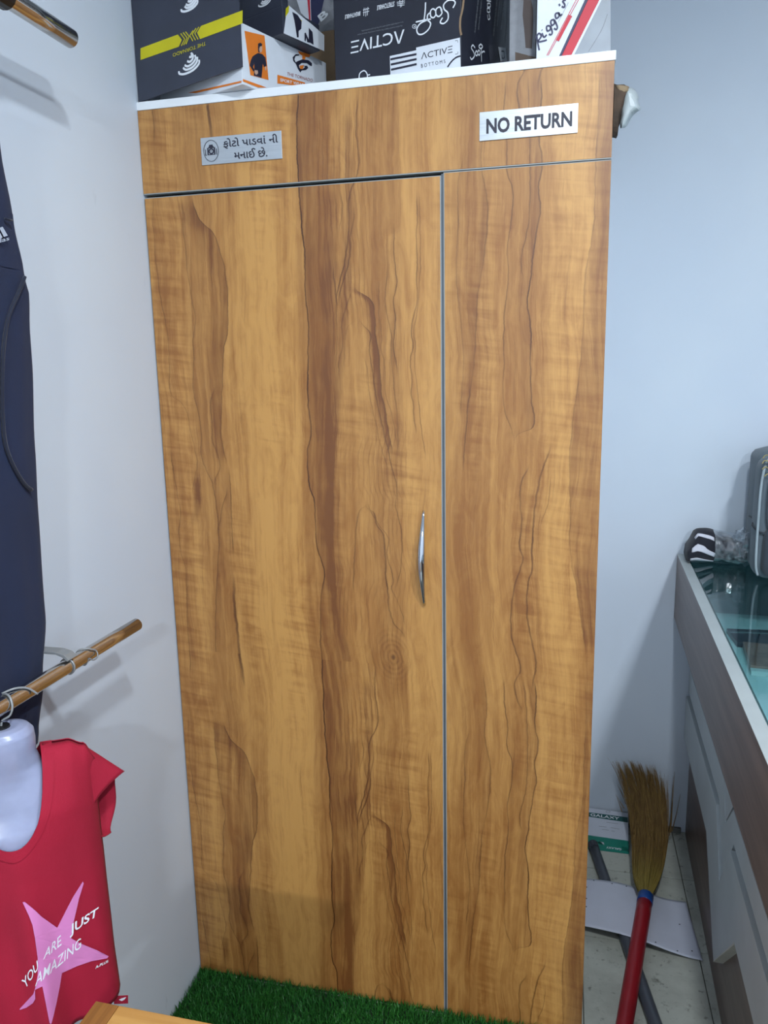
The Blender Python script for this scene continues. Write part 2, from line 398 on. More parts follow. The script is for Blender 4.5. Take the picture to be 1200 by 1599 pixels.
    tone = t.math('ADD', tone, t.math('MULTIPLY', t.math('MULTIPLY', t.rng(curl, 0.52, 0.66), cm), 0.10))
    tone = t.math('ADD', tone, t.math('MULTIPLY', lane, 0.72))
    tn = t.math('ADD', t.math('MULTIPLY', tone, t.rng(s2, 0.25, 0.75, 0.45, 1.45, False)), rgm, None, True)
    c2 = t.mix(t.math('MULTIPLY', tn, 0.92), base, brown)
    c3 = t.mix(t.math('MULTIPLY', lines, 1.12, None, True), c2, vein)
    t.link(c3, t.bsdf.inputs['Base Color'])
    t.bsdf.inputs['Roughness'].default_value = 0.46
    t.bsdf.inputs['Specular IOR Level'].default_value = 0.65
    t.bump(s3, 0.06, 0.0006)
    return m
WOOD = wood_material()

# ------------------------------------------------------------------ materials
def wall_material():
    m = bpy.data.materials.new('painted_wall')
    t = NT(m)
    p = t.obj()
    big = t.noise(p, 1.3, 3.0, 0.55)
    fine = t.noise(p, 14.0, 5.0, 0.65)
    c = t.mix(t.rng(big, 0.3, 0.7), srgb(202, 211, 224), srgb(213, 220, 229))
    # small scuffs and faint grey smears
    sep = t.node('ShaderNodeSeparateXYZ'); t.link(p, sep.inputs[0])
    sm = t.noise(t.vec(t.math('MULTIPLY', sep.outputs[0], 20.0), t.math('MULTIPLY', sep.outputs[1], 20.0), t.math('MULTIPLY', sep.outputs[2], 7.0)), 1.0, 4.0, 0.6)
    msk = t.math('MULTIPLY', t.rng(sm, 0.66, 0.80, 0.0, 0.35), t.rng(big, 0.45, 0.6))
    c = t.mix(msk, c, srgb(150, 155, 165))
    t.link(c, t.bsdf.inputs['Base Color'])
    t.bsdf.inputs['Roughness'].default_value = 0.55
    t.bump(fine, 0.10, 0.002)
    return m
WALL = wall_material()

def tile_material():
    m = bpy.data.materials.new('floor_tile')
    t = NT(m)
    p = t.obj()
    geo = t.node('ShaderNodeNewGeometry').outputs['Position']
    a = t.noise(geo, 5.0, 5.0, 0.65)
    b = t.noise(geo, 22.0, 5.0, 0.7)
    c = t.mix(t.rng(a, 0.35, 0.7), srgb(192, 193, 182), srgb(166, 166, 155))
    c = t.mix(t.rng(b, 0.56, 0.72, 0.0, 0.75), c, srgb(74, 68, 54))
    c = t.mix(t.rng(t.noise(geo, 60.0, 3.0), 0.62, 0.75, 0.0, 0.5), c, srgb(60, 55, 45))
    t.link(c, t.bsdf.inputs['Base Color'])
    t.bsdf.inputs['Roughness'].default_value = 0.45
    return m
TILE = tile_material()

def streak_wood(name, c0, c1, axis=1, k=55.0, rough=0.5):
    m = bpy.data.materials.new(name)
    t = NT(m)
    sep = t.node('ShaderNodeSeparateXYZ'); t.link(t.obj(), sep.inputs[0])
    sc = [k, k, k]; sc[axis] = 2.0
    v = t.vec(*[t.math('MULTIPLY', sep.outputs[i], sc[i]) for i in range(3)])
    t.link(t.mix(t.rng(t.noise(v, 1.0, 4.0, 0.6, 0.6), 0.3, 0.7), c0, c1), t.bsdf.inputs['Base Color'])
    t.bsdf.inputs['Roughness'].default_value = rough
    return m

WHITE = mat('white_laminate', srgb(228, 232, 236), 0.4, var=0.02)
CARCASS = mat('board_core', srgb(96, 84, 70), 0.7)
DARKGAP = mat('dark_recess', srgb(26, 24, 24), 0.8)
GREYBAND = mat('grey_edge_band', srgb(148, 152, 152), 0.45, var=0.03)
ALU = mat('grey_aluminium_strip', srgb(92, 100, 108), 0.5, 0.3, var=0.04)
CHROME = mat('chrome', srgb(205, 208, 214), 0.08, 1.0, var=0.01)
def steel_brushed():
    m = bpy.data.materials.new('brushed_steel')
    t = NT(m)
    sep = t.node('ShaderNodeSeparateXYZ'); t.link(t.obj(), sep.inputs[0])
    v = t.vec(t.math('MULTIPLY', sep.outputs[0], 12.0), 0.0, t.math('MULTIPLY', sep.outputs[2], 900.0))
    nz = t.noise(v, 1.0, 3.0)
    t.link(t.mix(nz, srgb(176, 182, 188), srgb(214, 218, 222)), t.bsdf.inputs['Base Color'])
    t.bsdf.inputs['Metallic'].default_value = 0.85
    t.link(t.rng(nz, 0.2, 0.8, 0.28, 0.42), t.bsdf.inputs['Roughness'])
    return m
STEEL = steel_brushed()
PIPE = mat('polished_steel_pipe', srgb(196, 192, 186), 0.14, 1.0, var=0.03, scale=20)
GREYSTEEL = mat('grey_painted_steel', srgb(140, 142, 144), 0.5, 0.3)
INK = mat('black_ink', srgb(34, 34, 52), 0.5, var=0.03)
WHITEINK = mat('white_ink', srgb(222, 226, 232), 0.55, var=0.02)
YELLOW = mat('yellow_ink', srgb(196, 186, 12), 0.5, var=0.04)
ORANGE = mat('orange_ink', srgb(224, 122, 40), 0.5, var=0.05)
REDINK = mat('red_ink', srgb(196, 30, 52), 0.5, var=0.04)
NAVYINK = mat('navy_ink', srgb(38, 40, 78), 0.5, var=0.04)
GREYINK = mat('grey_ink', srgb(126, 130, 136), 0.55, var=0.04)
SKIN = mat('printed_skin_tone', srgb(196, 160, 140), 0.55)
CARDBLACK = mat('black_printed_card', srgb(36, 38, 50), 0.42, var=0.08)
CARDNAVY = mat('dark_slate_printed_card', srgb(50, 54, 68), 0.42, var=0.07)
CARDWHITE = mat('white_printed_card', srgb(216, 221, 229), 0.45, var=0.03)
CARDGREY = mat('grey_printed_card', srgb(128, 130, 136), 0.5, var=0.12, scale=25)
KRAFT = mat('brown_cardboard', srgb(140, 116, 90), 0.8, var=0.08)
def cloth(name, col, var=0.05, sheen=0.15):
    m = mat(name, col, 0.85, var=var, scale=5.0, bump=0.25, bscale=700.0)
    m.node_tree.nodes['Principled BSDF'].inputs['Sheen Weight'].default_value = sheen
    return m
NAVY = cloth('navy_polyester', srgb(20, 33, 64), 0.05, 0.04)
NAVYDARK = cloth('dark_navy_seam', srgb(18, 24, 44))
CRIMSON = cloth('crimson_cotton', srgb(158, 8, 44), 0.05, 0.0)
PINK = mat('pink_print', srgb(214, 128, 186), 0.7, var=0.04)
TURFM = None

# ------------------------------------------------------------------ print helpers
class Face:
    def __init__(s, p0, n, ref=(0, 0, 1.0)):
        s.p0, s.n = Vector(p0), Vector(n).normalized()
        s.r = ref
    def px(s, a, b, off=0.0006):
        u, v = s.r[0] + a / s.r[2], s.r[1] + b / s.r[2]
        return on_plane(u, v, s.p0 + s.n * off, s.n)
def decal(name, face, polys, m, parent, off=0.0006):
    out = []
    for poly in polys:
        pts = [face.px(a, b, off) for a, b in poly]
        out.append(MB().add(pts, [tuple(range(len(pts)))]).build(name, m, parent))
    return out
def ribbon(mb, pts, w, n):
    pts = [Vector(p) for p in pts]
    L, R = [], []
    for i, p in enumerate(pts):
        d = pts[min(i + 1, len(pts) - 1)] - pts[max(i - 1, 0)]
        if d.length < 1e-9: d = Vector((1, 0, 0))
        s = d.normalized().cross(n) * (w[i] if hasattr(w, '__len__') else w) * 0.5
        L.append(p + s); R.append(p - s)
    k = len(pts)
    mb.add(L + R, [(i, i + 1, k + i + 1, k + i) for i in range(k - 1)])
def smoothpath(pts, sub=5):
    out = []
    n = len(pts)
    for i in range(n - 1):
        p0, p1, p2, p3 = pts[max(i - 1, 0)], pts[i], pts[i + 1], pts[min(i + 2, n - 1)]
        for k in range(sub):
            t = k / sub
            out.append(tuple(0.5 * ((2 * p1[j]) + (-p0[j] + p2[j]) * t + (2 * p0[j] - 5 * p1[j] + 4 * p2[j] - p3[j]) * t * t + (-p0[j] + 3 * p1[j] - 3 * p2[j] + p3[j]) * t ** 3) for j in range(len(p1))))
    out.append(tuple(pts[-1]))
    return out
def strokes(name, face, lines, width, m, parent, off=0.0008, smooth=True):
    """ink strokes; width in metres"""
    mb = MB()
    for ln in lines:
        q = smoothpath(ln) if (smooth and len(ln) > 2) else ln
        ribbon(mb, [face.px(a, b, off) for a, b in q], width, face.n)
    return mb.build(name, m, parent)
_tc = {}
def text2d(s, bold=0.0):
    key = (s, bold)
    if key in _tc: return _tc[key]
    cu = bpy.data.curves.new('lettering', 'FONT')
    cu.body = s
    cu.fill_mode = 'FRONT'
    cu.resolution_u = 3
    cu.offset = bold
    o = bpy.data.objects.new('lettering', cu)
    COL.objects.link(o)
    bpy.context.view_layer.update()
    dg = bpy.context.evaluated_depsgraph_get()
    me = bpy.data.meshes.new_from_object(o.evaluated_get(dg))
    vs_ = [(v.co.x, v.co.y) for v in me.vertices]
    fs = [tuple(p.vertices) for p in me.polygons]
    bpy.data.objects.remove(o); bpy.data.curves.remove(cu); bpy.data.meshes.remove(me)
    if not vs_: return [], []
    x0, x1 = min(v[0] for v in vs_), max(v[0] for v in vs_)
    y0, y1 = min(v[1] for v in vs_), max(v[1] for v in vs_)
    _tc[key] = ([((x - x0) / (x1 - x0), (y - y0) / (y1 - y0)) for x, y in vs_], fs)
    return _tc[key]
def quad_map(q):
    bl, br, tr, tl = [Vector(p) for p in q]
    return lambda a, b: (bl * (1 - a) + br * a) * (1 - b) + (tl * (1 - a) + tr * a) * b
def text_on(name, s, quad3d, m, parent, bold=0.0):
    vs_, fs = text2d(s, bold)
    f = quad_map(quad3d)
    return MB().add([f(a, b) for a, b in vs_], fs).build(name, m, parent)
def heavy_text(name, s, quad3d, m, d):
    vs_, fs = text2d(s, 0.0)
    f = quad_map(quad3d)
    mb = MB()
    for k, (dx, dz) in enumerate(((0, 0), (d, 0), (-d, 0), (0, d), (0, -d))):
        mb.add([f(a, b) + Vector((dx, -0.00002 * k, dz)) for a, b in vs_], fs)
    return mb.build(name, m, None)
def text_px(name, s, face, quad, m, parent, bold=0.0, off=0.001):
    return text_on(name, s, [face.px(a, b, off) for a, b in quad], m, parent, bold)

# ------------------------------------------------------------------ the room
def struct(o): return tag(o, kind='structure')
YB = 0.895
floor = rbox('floor', (-0.1, -4.7, -0.06), (3.4, YB + 0.1, -0.004), mat('grout', srgb(92, 88, 78), 0.8, var=0.15), bevel=0)
struct(floor)
tile_me = None
TS = 0.30
for i in range(-4, 8):
    for j in range(-8, 3):
        x0, y0 = 1.272 + (i - 1) * TS, 0.643 + (j - 1) * TS
        if x0 < -0.05 or x0 > 2.3 or y0 + TS < -1.9: continue
        h = min(TS, YB - y0) if y0 < YB else 0
        if h < 0.05: continue
        if h < TS - 1e-6:
            o = rbox('tile', (x0 + 0.0012, y0 + 0.0012, -0.006), (x0 + TS - 0.0012, y0 + h - 0.0012, 0.0), TILE, floor, bevel=0.0008)
            continue
        if tile_me is None:
            o = rbox('tile', (0.0012, 0.0012, -0.006), (TS - 0.0012, TS - 0.0012, 0.0), TILE, floor, bevel=0.0008)
            tile_me = o.data
        else:
            o = bpy.data.objects.new('tile', tile_me); COL.objects.link(o); o.parent = floor
        o.location = (x0, y0, random.uniform(-0.0006, 0))
struct(rbox('wall_left', (-0.1, -4.7, 0.0), (0.0, YB + 0.1, 2.9), WALL, bevel=0))
struct(rbox('wall_back', (0.0, YB, 0.0), (3.3, YB + 0.1, 2.9), WALL, bevel=0))
struct(rbox('wall_right', (3.3, -4.7, 0.0), (3.4, YB + 0.1, 2.9), WALL, bevel=0))
struct(rbox('ceiling', (-0.1, -4.7, 2.9), (3.4, YB + 0.1, 3.0), mat('ceiling_paint', srgb(214, 216, 218), 0.7, var=0.02), bevel=0))
struct(rbox('baseboard_back', (0.97, YB - 0.012, 0.0), (1.30, YB, 0.018), mat('grey_skirting', srgb(108, 108, 104), 0.6), bevel=0.002))

# ------------------------------------------------------------------ wardrobe
WD = empty('wardrobe', (0, 0, 0), label='tall wood-grain laminate wardrobe with white top filling the corner', cat='wardrobe')
CW, DEP = 0.965, 0.885
rbox('top_panel', (0.0, -0.001, 2.0835), (CW + 0.002, DEP, 2.10), WHITE, WD, 0.0012)
rbox('header_panel', (0.001, 0.0, 1.9185), (CW, 0.018, 2.083), WOOD, WD, 0.0006)
rbox('edge_band', (0.001, 0.0005, 1.9165), (CW, 0.018, 1.9185), GREYBAND, WD, 0)
dr = rbox('door', (0.003, 0.0, 0.010), (0.6435, 0.018, 1.9085), WOOD, WD, 0.0006)
dr['label'] = 'left door of figured golden-brown wood grain'
rbox('edge_band', (0.6435, 0.0004, 0.010), (0.6453, 0.018, 1.9085), GREYBAND, dr, 0)
rbox('edge_band', (0.003, 0.0004, 1.9085), (0.6453, 0.018, 1.9100), GREYBAND, dr, 0)
fx = rbox('fixed_panel', (0.6520, 0.0, 0.0), (CW, 0.018, 1.9135), WOOD, WD, 0.0006)
fx['label'] = 'narrow right-hand panel of the same wood grain'
rbox('edge_band', (0.6502, 0.0004, 0.0), (0.6520, 0.018, 1.9135), GREYBAND, fx, 0)
rbox('edge_band', (0.6502, 0.0004, 1.9135), (CW, 0.018, 1.9148), GREYBAND, fx, 0)
rbox('seam_strip', (0.6453, 0.004, 0.0), (0.6502, 0.02, 1.9135), ALU, WD, 0)
rbox('side_panel', (0.001, 0.018, 0.0), (0.018, DEP, 2.0835), CARCASS, WD, 0)
rbox('side_panel', (CW - 0.018, 0.018, 0.0), (CW, DEP, 2.0835), WHITE, WD, 0)
rbox('back_panel', (0.018, DEP - 0.012, 0.0), (CW - 0.018, DEP, 2.0835), CARCASS, WD, 0)
rbox('cross_rail', (0.018, 0.020, 1.86), (CW - 0.018, 0.05, 1.97), DARKGAP, WD, 0)
rbox('divider', (0.638, 0.021, 0.0), (0.656, 0.4, 1.86), DARKGAP, WD, 0)
# bow handle
hp, hr = [], []
for i in range(25):
    t = i / 24
    z = 1.035 + t * 0.208
    bow = math.sin(math.pi * t)
    hp.append((0.6055 - 0.0015 * bow ** 2, -0.004 - 0.024 * bow ** 0.8, z))
    hr.append(0.0032 + 0.0044 * bow ** 1.6)
hd = MB().tube(hp, hr, 12, flat=0.8).build('handle', CHROME, dr, smooth=True)
hd['label'] = 'slim curved chrome bow handle'

# ------------------------------------------------------------------ signs
def sign_plate(name, x0, x1, z0, z1, label):
    s = empty(name, ((x0 + x1) / 2, 0, z0), label=label, cat='sign')
    o = rbox('plate', (x0, -0.0022, z0), (x1, -0.0002, z1), STEEL, None, 0.0004)
    o.parent = s; o.matrix_parent_inverse = s.matrix_basis.inverted()
    return s, o
def keep(o, par):
    for q in (o if isinstance(o, list) else [o]):
        q.parent = par
        if par.type == 'EMPTY': q.matrix_parent_inverse = par.matrix_basis.inverted()
    return o
s1e, s1 = sign_plate('photography_sign', 0.142, 0.320, 1.9650, 2.0180, 'steel plate with camera symbol and Gujarati lettering on wardrobe header')
YS = -0.0027
def flat(x0, x1, z0, z1): return [(x0, YS, z0), (x1, YS, z0), (x1, YS, z1), (x0, YS, z1)]
def g2(x, z): return (0.142 + x, YS, 1.965 + z)
keep(heavy_text('lettering', 'ફોટો પાડવાં ની', flat(0.193, 0.312, 1.9930, 2.0125), INK, 0.00035), s1)
keep(heavy_text('lettering', 'મનાઈ છે.', flat(0.216, 0.288, 1.9715, 1.9895), INK, 0.00035), s1)
ic = MB()
cx, cz = 0.1645, 1.9915
ribbon(ic, [(cx + 0.0165 * math.cos(a), YS, cz + 0.0205 * math.sin(a)) for a in [2 * math.pi * k / 40 for k in range(41)]], 0.0011, Vector((0, -1, 0)))
keep(ic.build('prohibition_ring', INK), s1)
ic = MB()
def rect(mb, x0, x1, z0, z1): mb.add([(x0, YS, z0), (x1, YS, z0), (x1, YS, z1), (x0, YS, z1)], [(0, 1, 2, 3)])
rect(ic, cx - 0.0085, cx - 0.0055, cz - 0.008, cz + 0.0065)
rect(ic, cx + 0.0065, cx + 0.0095, cz - 0.008, cz + 0.0065)
rect(ic, cx - 0.0055, cx + 0.0065, cz + 0.0052, cz + 0.0085)
rect(ic, cx - 0.0055, cx + 0.0065, cz - 0.008, cz - 0.0066)
rect(ic, cx - 0.004, cx + 0.0045, cz + 0.0085, cz + 0.0118)
rect(ic, cx - 0.0135, cx - 0.0118, cz - 0.0085, cz + 0.0035)
rect(ic, cx - 0.0135, cx - 0.0105, cz - 0.0085, cz - 0.007)
rect(ic, cx + 0.0115, cx + 0.0132, cz - 0.0085, cz + 0.0035)
ribbon(ic, [(cx + 0.0005 + 0.0047 * math.cos(a), YS, cz - 0.0008 + 0.0047 * math.sin(a)) for a in [2 * math.pi * k / 24 for k in range(25)]], 0.0028, Vector((0, -1, 0)))
ribbon(ic, [(cx + 0.0005 + 0.0014 * math.cos(a), YS, cz - 0.0008 + 0.0014 * math.sin(a)) for a in [0.4 + 2 * math.pi * k / 12 for k in range(9)]], 0.0008, Vector((0, -1, 0)))
keep(ic.build('camera_symbol', INK), s1)
s2e, s2 = sign_plate('no_return_sign', 0.7205, 0.9025, 1.9655, 2.0165, 'bright steel plate lettered NO RETURN on wardrobe header')
keep(text_on('lettering', 'NO RETURN', flat(0.7335, 0.8925, 1.9770, 2.0040), INK, None, 0.034), s2)

# ------------------------------------------------------------------ artificial turf
def turf_material():
    m = bpy.data.materials.new('turf_green')
    t = NT(m)
    geo = t.node('ShaderNodeNewGeometry').outputs['Position']
    a = t.noise(geo, 260.0, 2.0)
    b = t.noise(geo, 9.0, 2.0)
    c = t.mix(t.rng(a, 0.3, 0.7), srgb(22, 74, 30), srgb(58, 128, 44))
    c = t.mix(t.rng(b, 0.35, 0.7, 0.0, 0.4), c, srgb(30, 84, 40))
    t.link(c, t.bsdf.inputs['Base Color'])
    t.bsdf.inputs['Roughness'].default_value = 0.5
    return m
TURFM = turf_material()
TF = empty('turf_mat', (0.45, -0.45, 0.0), label='dark green artificial grass mat in front of the wardrobe', cat='turf mat')
keep(rbox('backing', (0.004, -1.30, 0.001), (0.93, -0.004, 0.006), mat('turf_backing', srgb(20, 40, 22), 0.9), None, 0), TF)
bl = MB()
rng = random.Random(3)
vv_, ff_ = [], []
for k in range(46000):
    if k < 36000: x, y = rng.uniform(0.004, 0.93), -rng.uniform(0.003, 0.42)
    else: x, y = rng.uniform(0.004, 0.93), -rng.uniform(0.42, 1.30)
    h = rng.uniform(0.016, 0.030)
    a = rng.uniform(0, 2 * math.pi)
    lean = rng.uniform(0.002, 0.014); la = rng.uniform(0, 2 * math.pi)
    w = rng.uniform(0.0008, 0.0015)
    dx, dy = math.cos(a) * w, math.sin(a) * w
    lx, ly = math.cos(la) * lean, math.sin(la) * lean
    if y + ly > -0.002: ly = -abs(ly)
    if x + lx < 0.003: lx = abs(lx)
    b = len(vv_)
    vv_ += [(x - dx, y - dy, 0.005), (x + dx, y + dy, 0.005), (x + lx * 0.35 + dx * 0.8, y + ly * 0.35 + dy * 0.8, 0.005 + h * 0.6), (x + lx * 0.35 - dx * 0.8, y + ly * 0.35 - dy * 0.8, 0.005 + h * 0.6), (x + lx, y + ly, 0.005 + h)]
    ff_ += [(b, b + 1, b + 2, b + 3), (b + 3, b + 2, b + 4)]
me = bpy.data.meshes.new('grass_blades'); me.from_pydata(vv_, [], ff_); me.materials.append(TURFM)
gb = bpy.data.objects.new('grass_blades', me); COL.objects.link(gb); keep(gb, TF); gb['kind'] = 'stuff'

# ------------------------------------------------------------------ cartons on top of the wardrobe
ZT = 2.1005
class Carton:
    """box turned by phi: near vertical edge at c, left face runs along Ld, right face along Rd"""
    def __init__(s, name, c, phi, ll, lr, h, m, label, group='cartons on top of the wardrobe', bevel=0.0015):
        a = math.radians(phi)
        s.c = Vector(c)
        s.Ld, s.Rd = Vector((-math.cos(a), math.sin(a), 0)), Vector((math.sin(a), math.cos(a), 0))
        s.e = empty(name, c, label=label, cat='box', group=group)
        base = [s.c, s.c + s.Rd * lr, s.c + s.Rd * lr + s.Ld * ll, s.c + s.Ld * ll]
        s.body = keep(MB().prism(base, (0, 0, h)).build('body', m, None, bevel=bevel), s.e)
        s.nl, s.nr = -s.Rd, -s.Ld
    def left(s, ref): return Face(s.c, s.nl, ref)
    def right(s, ref): return Face(s.c, s.nr, ref)
def K(o, c): return keep(o, c.body)

# white carton with raised black flap
wc = Carton('sportswear_carton', (0.2541, -0.0322, ZT), 22, 0.25, 0.265, 0.113, CARDWHITE, 'white and orange carton with tall black yellow-banded flap at left corner')
fl = wc.left((205, 0, 6.3158))
# black flap standing up from the left face, skewed down towards the wall
fa0, fa1 = Vector((0.2575, -0.0385, ZT + 0.0300)), Vector((0.0035, 0.0035, ZT + 0.0004))
fdir = (fa1 - fa0).normalized()
fn_ = Vector((0, 0, 1)).cross(fdir).normalized()
if fn_.y > 0: fn_ = -fn_
flap = keep(MB().prism([fa0, fa1, fa1 + Vector((0, 0, 0.27)), fa0 + Vector((0, 0, 0.25))], -fn_ * 0.0035).build('flap', CARDNAVY, None, bevel=0.0005), wc.e)
flap['label'] = 'dark slate flap with yellow band'
ff = Face(fa0, fn_, (205, 0, 6.3158))
def KF(o): return keep(o, flap)
KF(decal('yellow_band', ff, [[(92, 476), (460, 340), (500, 392), (470, 460), (92, 592)], [(690, 255), (1100, 101), (1098, 231), (680, 385), (650, 322)]], YELLOW, None))
KF(strokes('chevron', ff, [[(488, 330), (528, 385), (495, 452)], [(512, 320), (552, 372), (518, 444)], [(536, 312), (572, 360), (540, 436)], [(612, 300), (578, 350), (608, 404)], [(640, 278), (602, 338), (634, 396)], [(668, 266), (628, 330), (660, 388)]], 0.0022, YELLOW, None, smooth=False))
KF(text_px('lettering', 'THE TORNADO', ff, [(738, 408), (408, 528), (412, 562), (735, 446)], YELLOW, None, 0.0))
def swirl(face, cx, cy, k, m, par, w=0.0042):
    ls = [[(-100, 62), (-95, 88), (-40, 88), (40, 50), (95, -10), (98, -50)],
          [(-60, 28), (-30, 48), (30, 24), (75, -30), (80, -80)],
          [(-45, 2), (-15, 14), (30, -12), (62, -60), (56, -98)],
          [(-20, -38), (5, -30), (32, -56), (38, -92), (26, -112)],
          [(0, -80), (18, -78), (24, -100), (20, -122)]]
    return strokes('swirl_emblem', face, [[(cx + a * k, cy + b * k) for a, b in l] for l in ls], w, m, par)
KF(swirl(ff, 572, 640, 1.0, WHITEINK, None))
KF(swirl(ff, 575, 40, 0.8, WHITEINK, None))
K(decal('orange_line', fl, [[(560, 915), (1090, 796), (1085, 815), (640, 918)]], ORANGE, None), wc)
fr = wc.right((370, 30, 7.5))
K(decal('photo_panel', fr, [[(90, 135), (325, 192), (372, 712), (160, 655)]], ORANGE, None), wc)
K(decal('printed_figure', fr, [[(250, 395), (300, 410), (335, 450), (350, 545), (318, 560), (305, 520), (298, 610), (290, 685), (200, 660), (205, 590), (205, 520), (190, 560), (210, 600), (195, 612), (150, 540), (165, 480), (185, 435), (225, 408)],
                              [(248, 330), (250, 285), (275, 275), (298, 290), (292, 315), (270, 320), (262, 352), (268, 392), (252, 385)]], INK, None, 0.0010), wc)
K(decal('printed_skin', fr, [[(270, 320), (296, 315), (300, 350), (290, 385), (272, 392), (262, 352)], [(208, 596), (245, 600), (250, 635), (225, 655), (208, 625)], [(330, 555), (348, 560), (345, 600), (332, 598)]], SKIN, None, 0.0012), wc)
K(decal('letter_emblem', fr, [[(715, 370), (862, 415), (850, 446), (806, 440), (800, 472), (768, 470), (768, 425), (735, 408)], [(735, 545), (790, 535), (775, 580), (745, 585)]], ORANGE, None, 0.0010), wc)
K(decal('spiral_emblem', fr, [[(735, 412), (690, 410), (655, 445), (662, 490), (695, 525), (715, 580), (745, 625), (760, 600), (810, 595), (838, 570), (825, 545), (785, 545), (800, 560), (770, 585), (735, 570), (728, 540), (760, 512), (820, 515), (860, 545), (880, 550), (882, 515), (840, 480), (770, 470), (715, 490), (690, 505), (675, 470), (690, 430), (730, 425)]], INK, None), wc)
K(text_px('lettering', 'THE TORNADO', fr, [(588, 655), (885, 735), (892, 702), (590, 618)], mat('rust_ink', srgb(150, 70, 60), 0.55), None, 0.0), wc)
K(decal('orange_banner', fr, [[(476, 650), (800, 742), (800, 790), (476, 752)]], ORANGE, None), wc)
K(text_px('lettering', 'SPORT WEAR', fr, [(508, 728), (790, 790), (790, 755), (510, 690)], WHITEINK, None, 0.02), wc)
K(decal('orange_line', fr, [[(72, 700), (350, 800), (250, 800), (72, 728)]], ORANGE, None), wc)

# black carton standing on the white one
c2 = at(443, 52, 2, ZT + 0.1135)
bc = Carton('shoe_carton', c2, 22, 0.20, 0.115, 0.052, CARDNAVY, 'low dark carton with pale printed end resting on the white and orange carton')
f2r = bc.right((360, 0, 6.0))
K(decal('pale_end', f2r, [[(548, 50), (640, 130), (760, 225), (880, 330), (880, 480), (500, 312), (520, 150)]], CARDWHITE, None), bc)
K(decal('yellow_edge', f2r, [[(520, 80), (550, 50), (548, 110), (515, 160)], [(640, 170), (670, 190), (660, 240)]], YELLOW, None, 0.001), bc)
K(decal('dark_shapes', f2r, [[(580, 110), (600, 190), (625, 350), (640, 350), (640, 290), (665, 270), (668, 200), (630, 140)], [(695, 310), (705, 305), (735, 370), (735, 260), (770, 300), (780, 420), (750, 400), (720, 395), (712, 350), (705, 390), (695, 380)]], INK, None, 0.0012), bc)
dk = Carton('dark_carton', c2 + Vector((0, 0, 0.0525)) + bc.Rd * 0.002 + bc.Ld * 0.004, 22, 0.19, 0.020, 0.11, CARDNAVY, 'slim dark carton with white swirl emblem above the pale-ended carton')
f2 = dk.left((360, 0, 6.0))
K(swirl(f2, 320, 10, 0.55, WHITEINK, None, 0.003), dk)

# brown carton and the striped one on it, further back
kq = at(523, 90, 1, 0.32)
kh = at(515, 47, 1, 0.32).z - ZT
kc = Carton('plain_carton', (kq.x, 0.32, ZT), 5, 0.11, 0.20, kh, KRAFT, 'plain brown cardboard carton between the white and the black cartons')
K(rbox('tape', (kq.x - 0.06, 0.34, ZT + kh + 0.0004), (kq.x - 0.03, 0.50, ZT + kh + 0.0010), mat('brown_tape', srgb(160, 130, 90), 0.3), None, 0), kc)
sc_ = Carton('striped_carton', (kq.x - 0.002, 0.325, ZT + kh + 0.0015), 5, 0.16, 0.19, 0.16, CARDGREY, 'grey carton with navy and red stripes and a letter B behind black carton')
f3 = sc_.left((360, 0, 6.0))
K(decal('white_field', f3, [[(500, -380), (830, -380), (830, 262), (745, 205), (660, 120)]], CARDWHITE, None, 0.0005), sc_)
K(decal('navy_stripe', f3, [[(735, -380), (960, -380), (820, 262), (760, 215)]], NAVYINK, None, 0.0008), sc_)
K(decal('red_stripe', f3, [[(690, -380), (735, -380), (752, 205), (738, 190)]], REDINK, None, 0.0010), sc_)
K(text_px('lettering', 'B', f3, [(850, 205), (925, 140), (885, 85), (815, 150)], WHITEINK, None, 0.03, 0.0012), sc_)

# black ACTIVE carton
ac = Carton('bottoms_carton', (0.6846, 0.005, ZT), 14, 0.277, 0.335, 0.30, CARDBLACK, 'large black carton with large upside-down white lettering in the middle')
fa = ac.left((510, 0, 5.4545))
K(decal('white_label', fa, [[(765, 405), (1138, 320), (1146, 640), (548, 720), (540, 478), (765, 428)]], CARDWHITE, None), ac)
K(decal('label_bar', fa, [[(545, 497), (768, 452), (768, 470), (545, 515)], [(548, 541), (768, 494), (769, 512), (549, 559)], [(550, 585), (769, 537), (770, 555), (551, 603)]], INK, None, 0.001), ac)
K(text_px('lettering', 'ΛCTIVΞ', fa, [(808, 505), (1075, 446), (1075, 388), (808, 452)], INK, None, 0.0), ac)
K(text_px('lettering', 'B O T T O M S', fa, [(808, 578), (1015, 535), (1012, 506), (806, 546)], INK, None, 0.0), ac)
K(strokes('label_arc', fa, [[(1032, 572), (1065, 525), (1105, 490), (1142, 477)]], 0.0030, INK, None), ac)
K(strokes('label_corner', fa, [[(1098, 348), (1118, 343), (1120, 362)], [(1098, 462), (1122, 457), (1120, 440)]], 0.0009, INK, None, smooth=False), ac)
K(text_px('lettering', 'ΛCTIVΞ', fa, [(665, 248), (210, 352), (206, 458), (662, 362)], WHITEINK, None, 0.006), ac)
K(strokes('script_logo', fa, [[(1078, 68), (1098, 25), (1080, 2), (1035, 5), (1000, 40), (1005, 80), (1035, 110), (1035, 165), (1000, 200), (970, 190), (990, 150)],
                             [(985, 90), (965, 60), (935, 80), (935, 125), (960, 140), (985, 110), (975, 80)], [(935, 95), (910, 75), (888, 95), (890, 140), (915, 150), (935, 120)],
                             [(845, 20), (842, 90), (832, 175)], [(880, 110), (862, 130), (860, 170)], [(762, 188), (830, 172), (890, 162)],
                             [(860, 170), (800, 200), (770, 250), (785, 290), (825, 288), (870, 250), (888, 200), (860, 170)]], 0.0026, WHITEINK, None), ac)
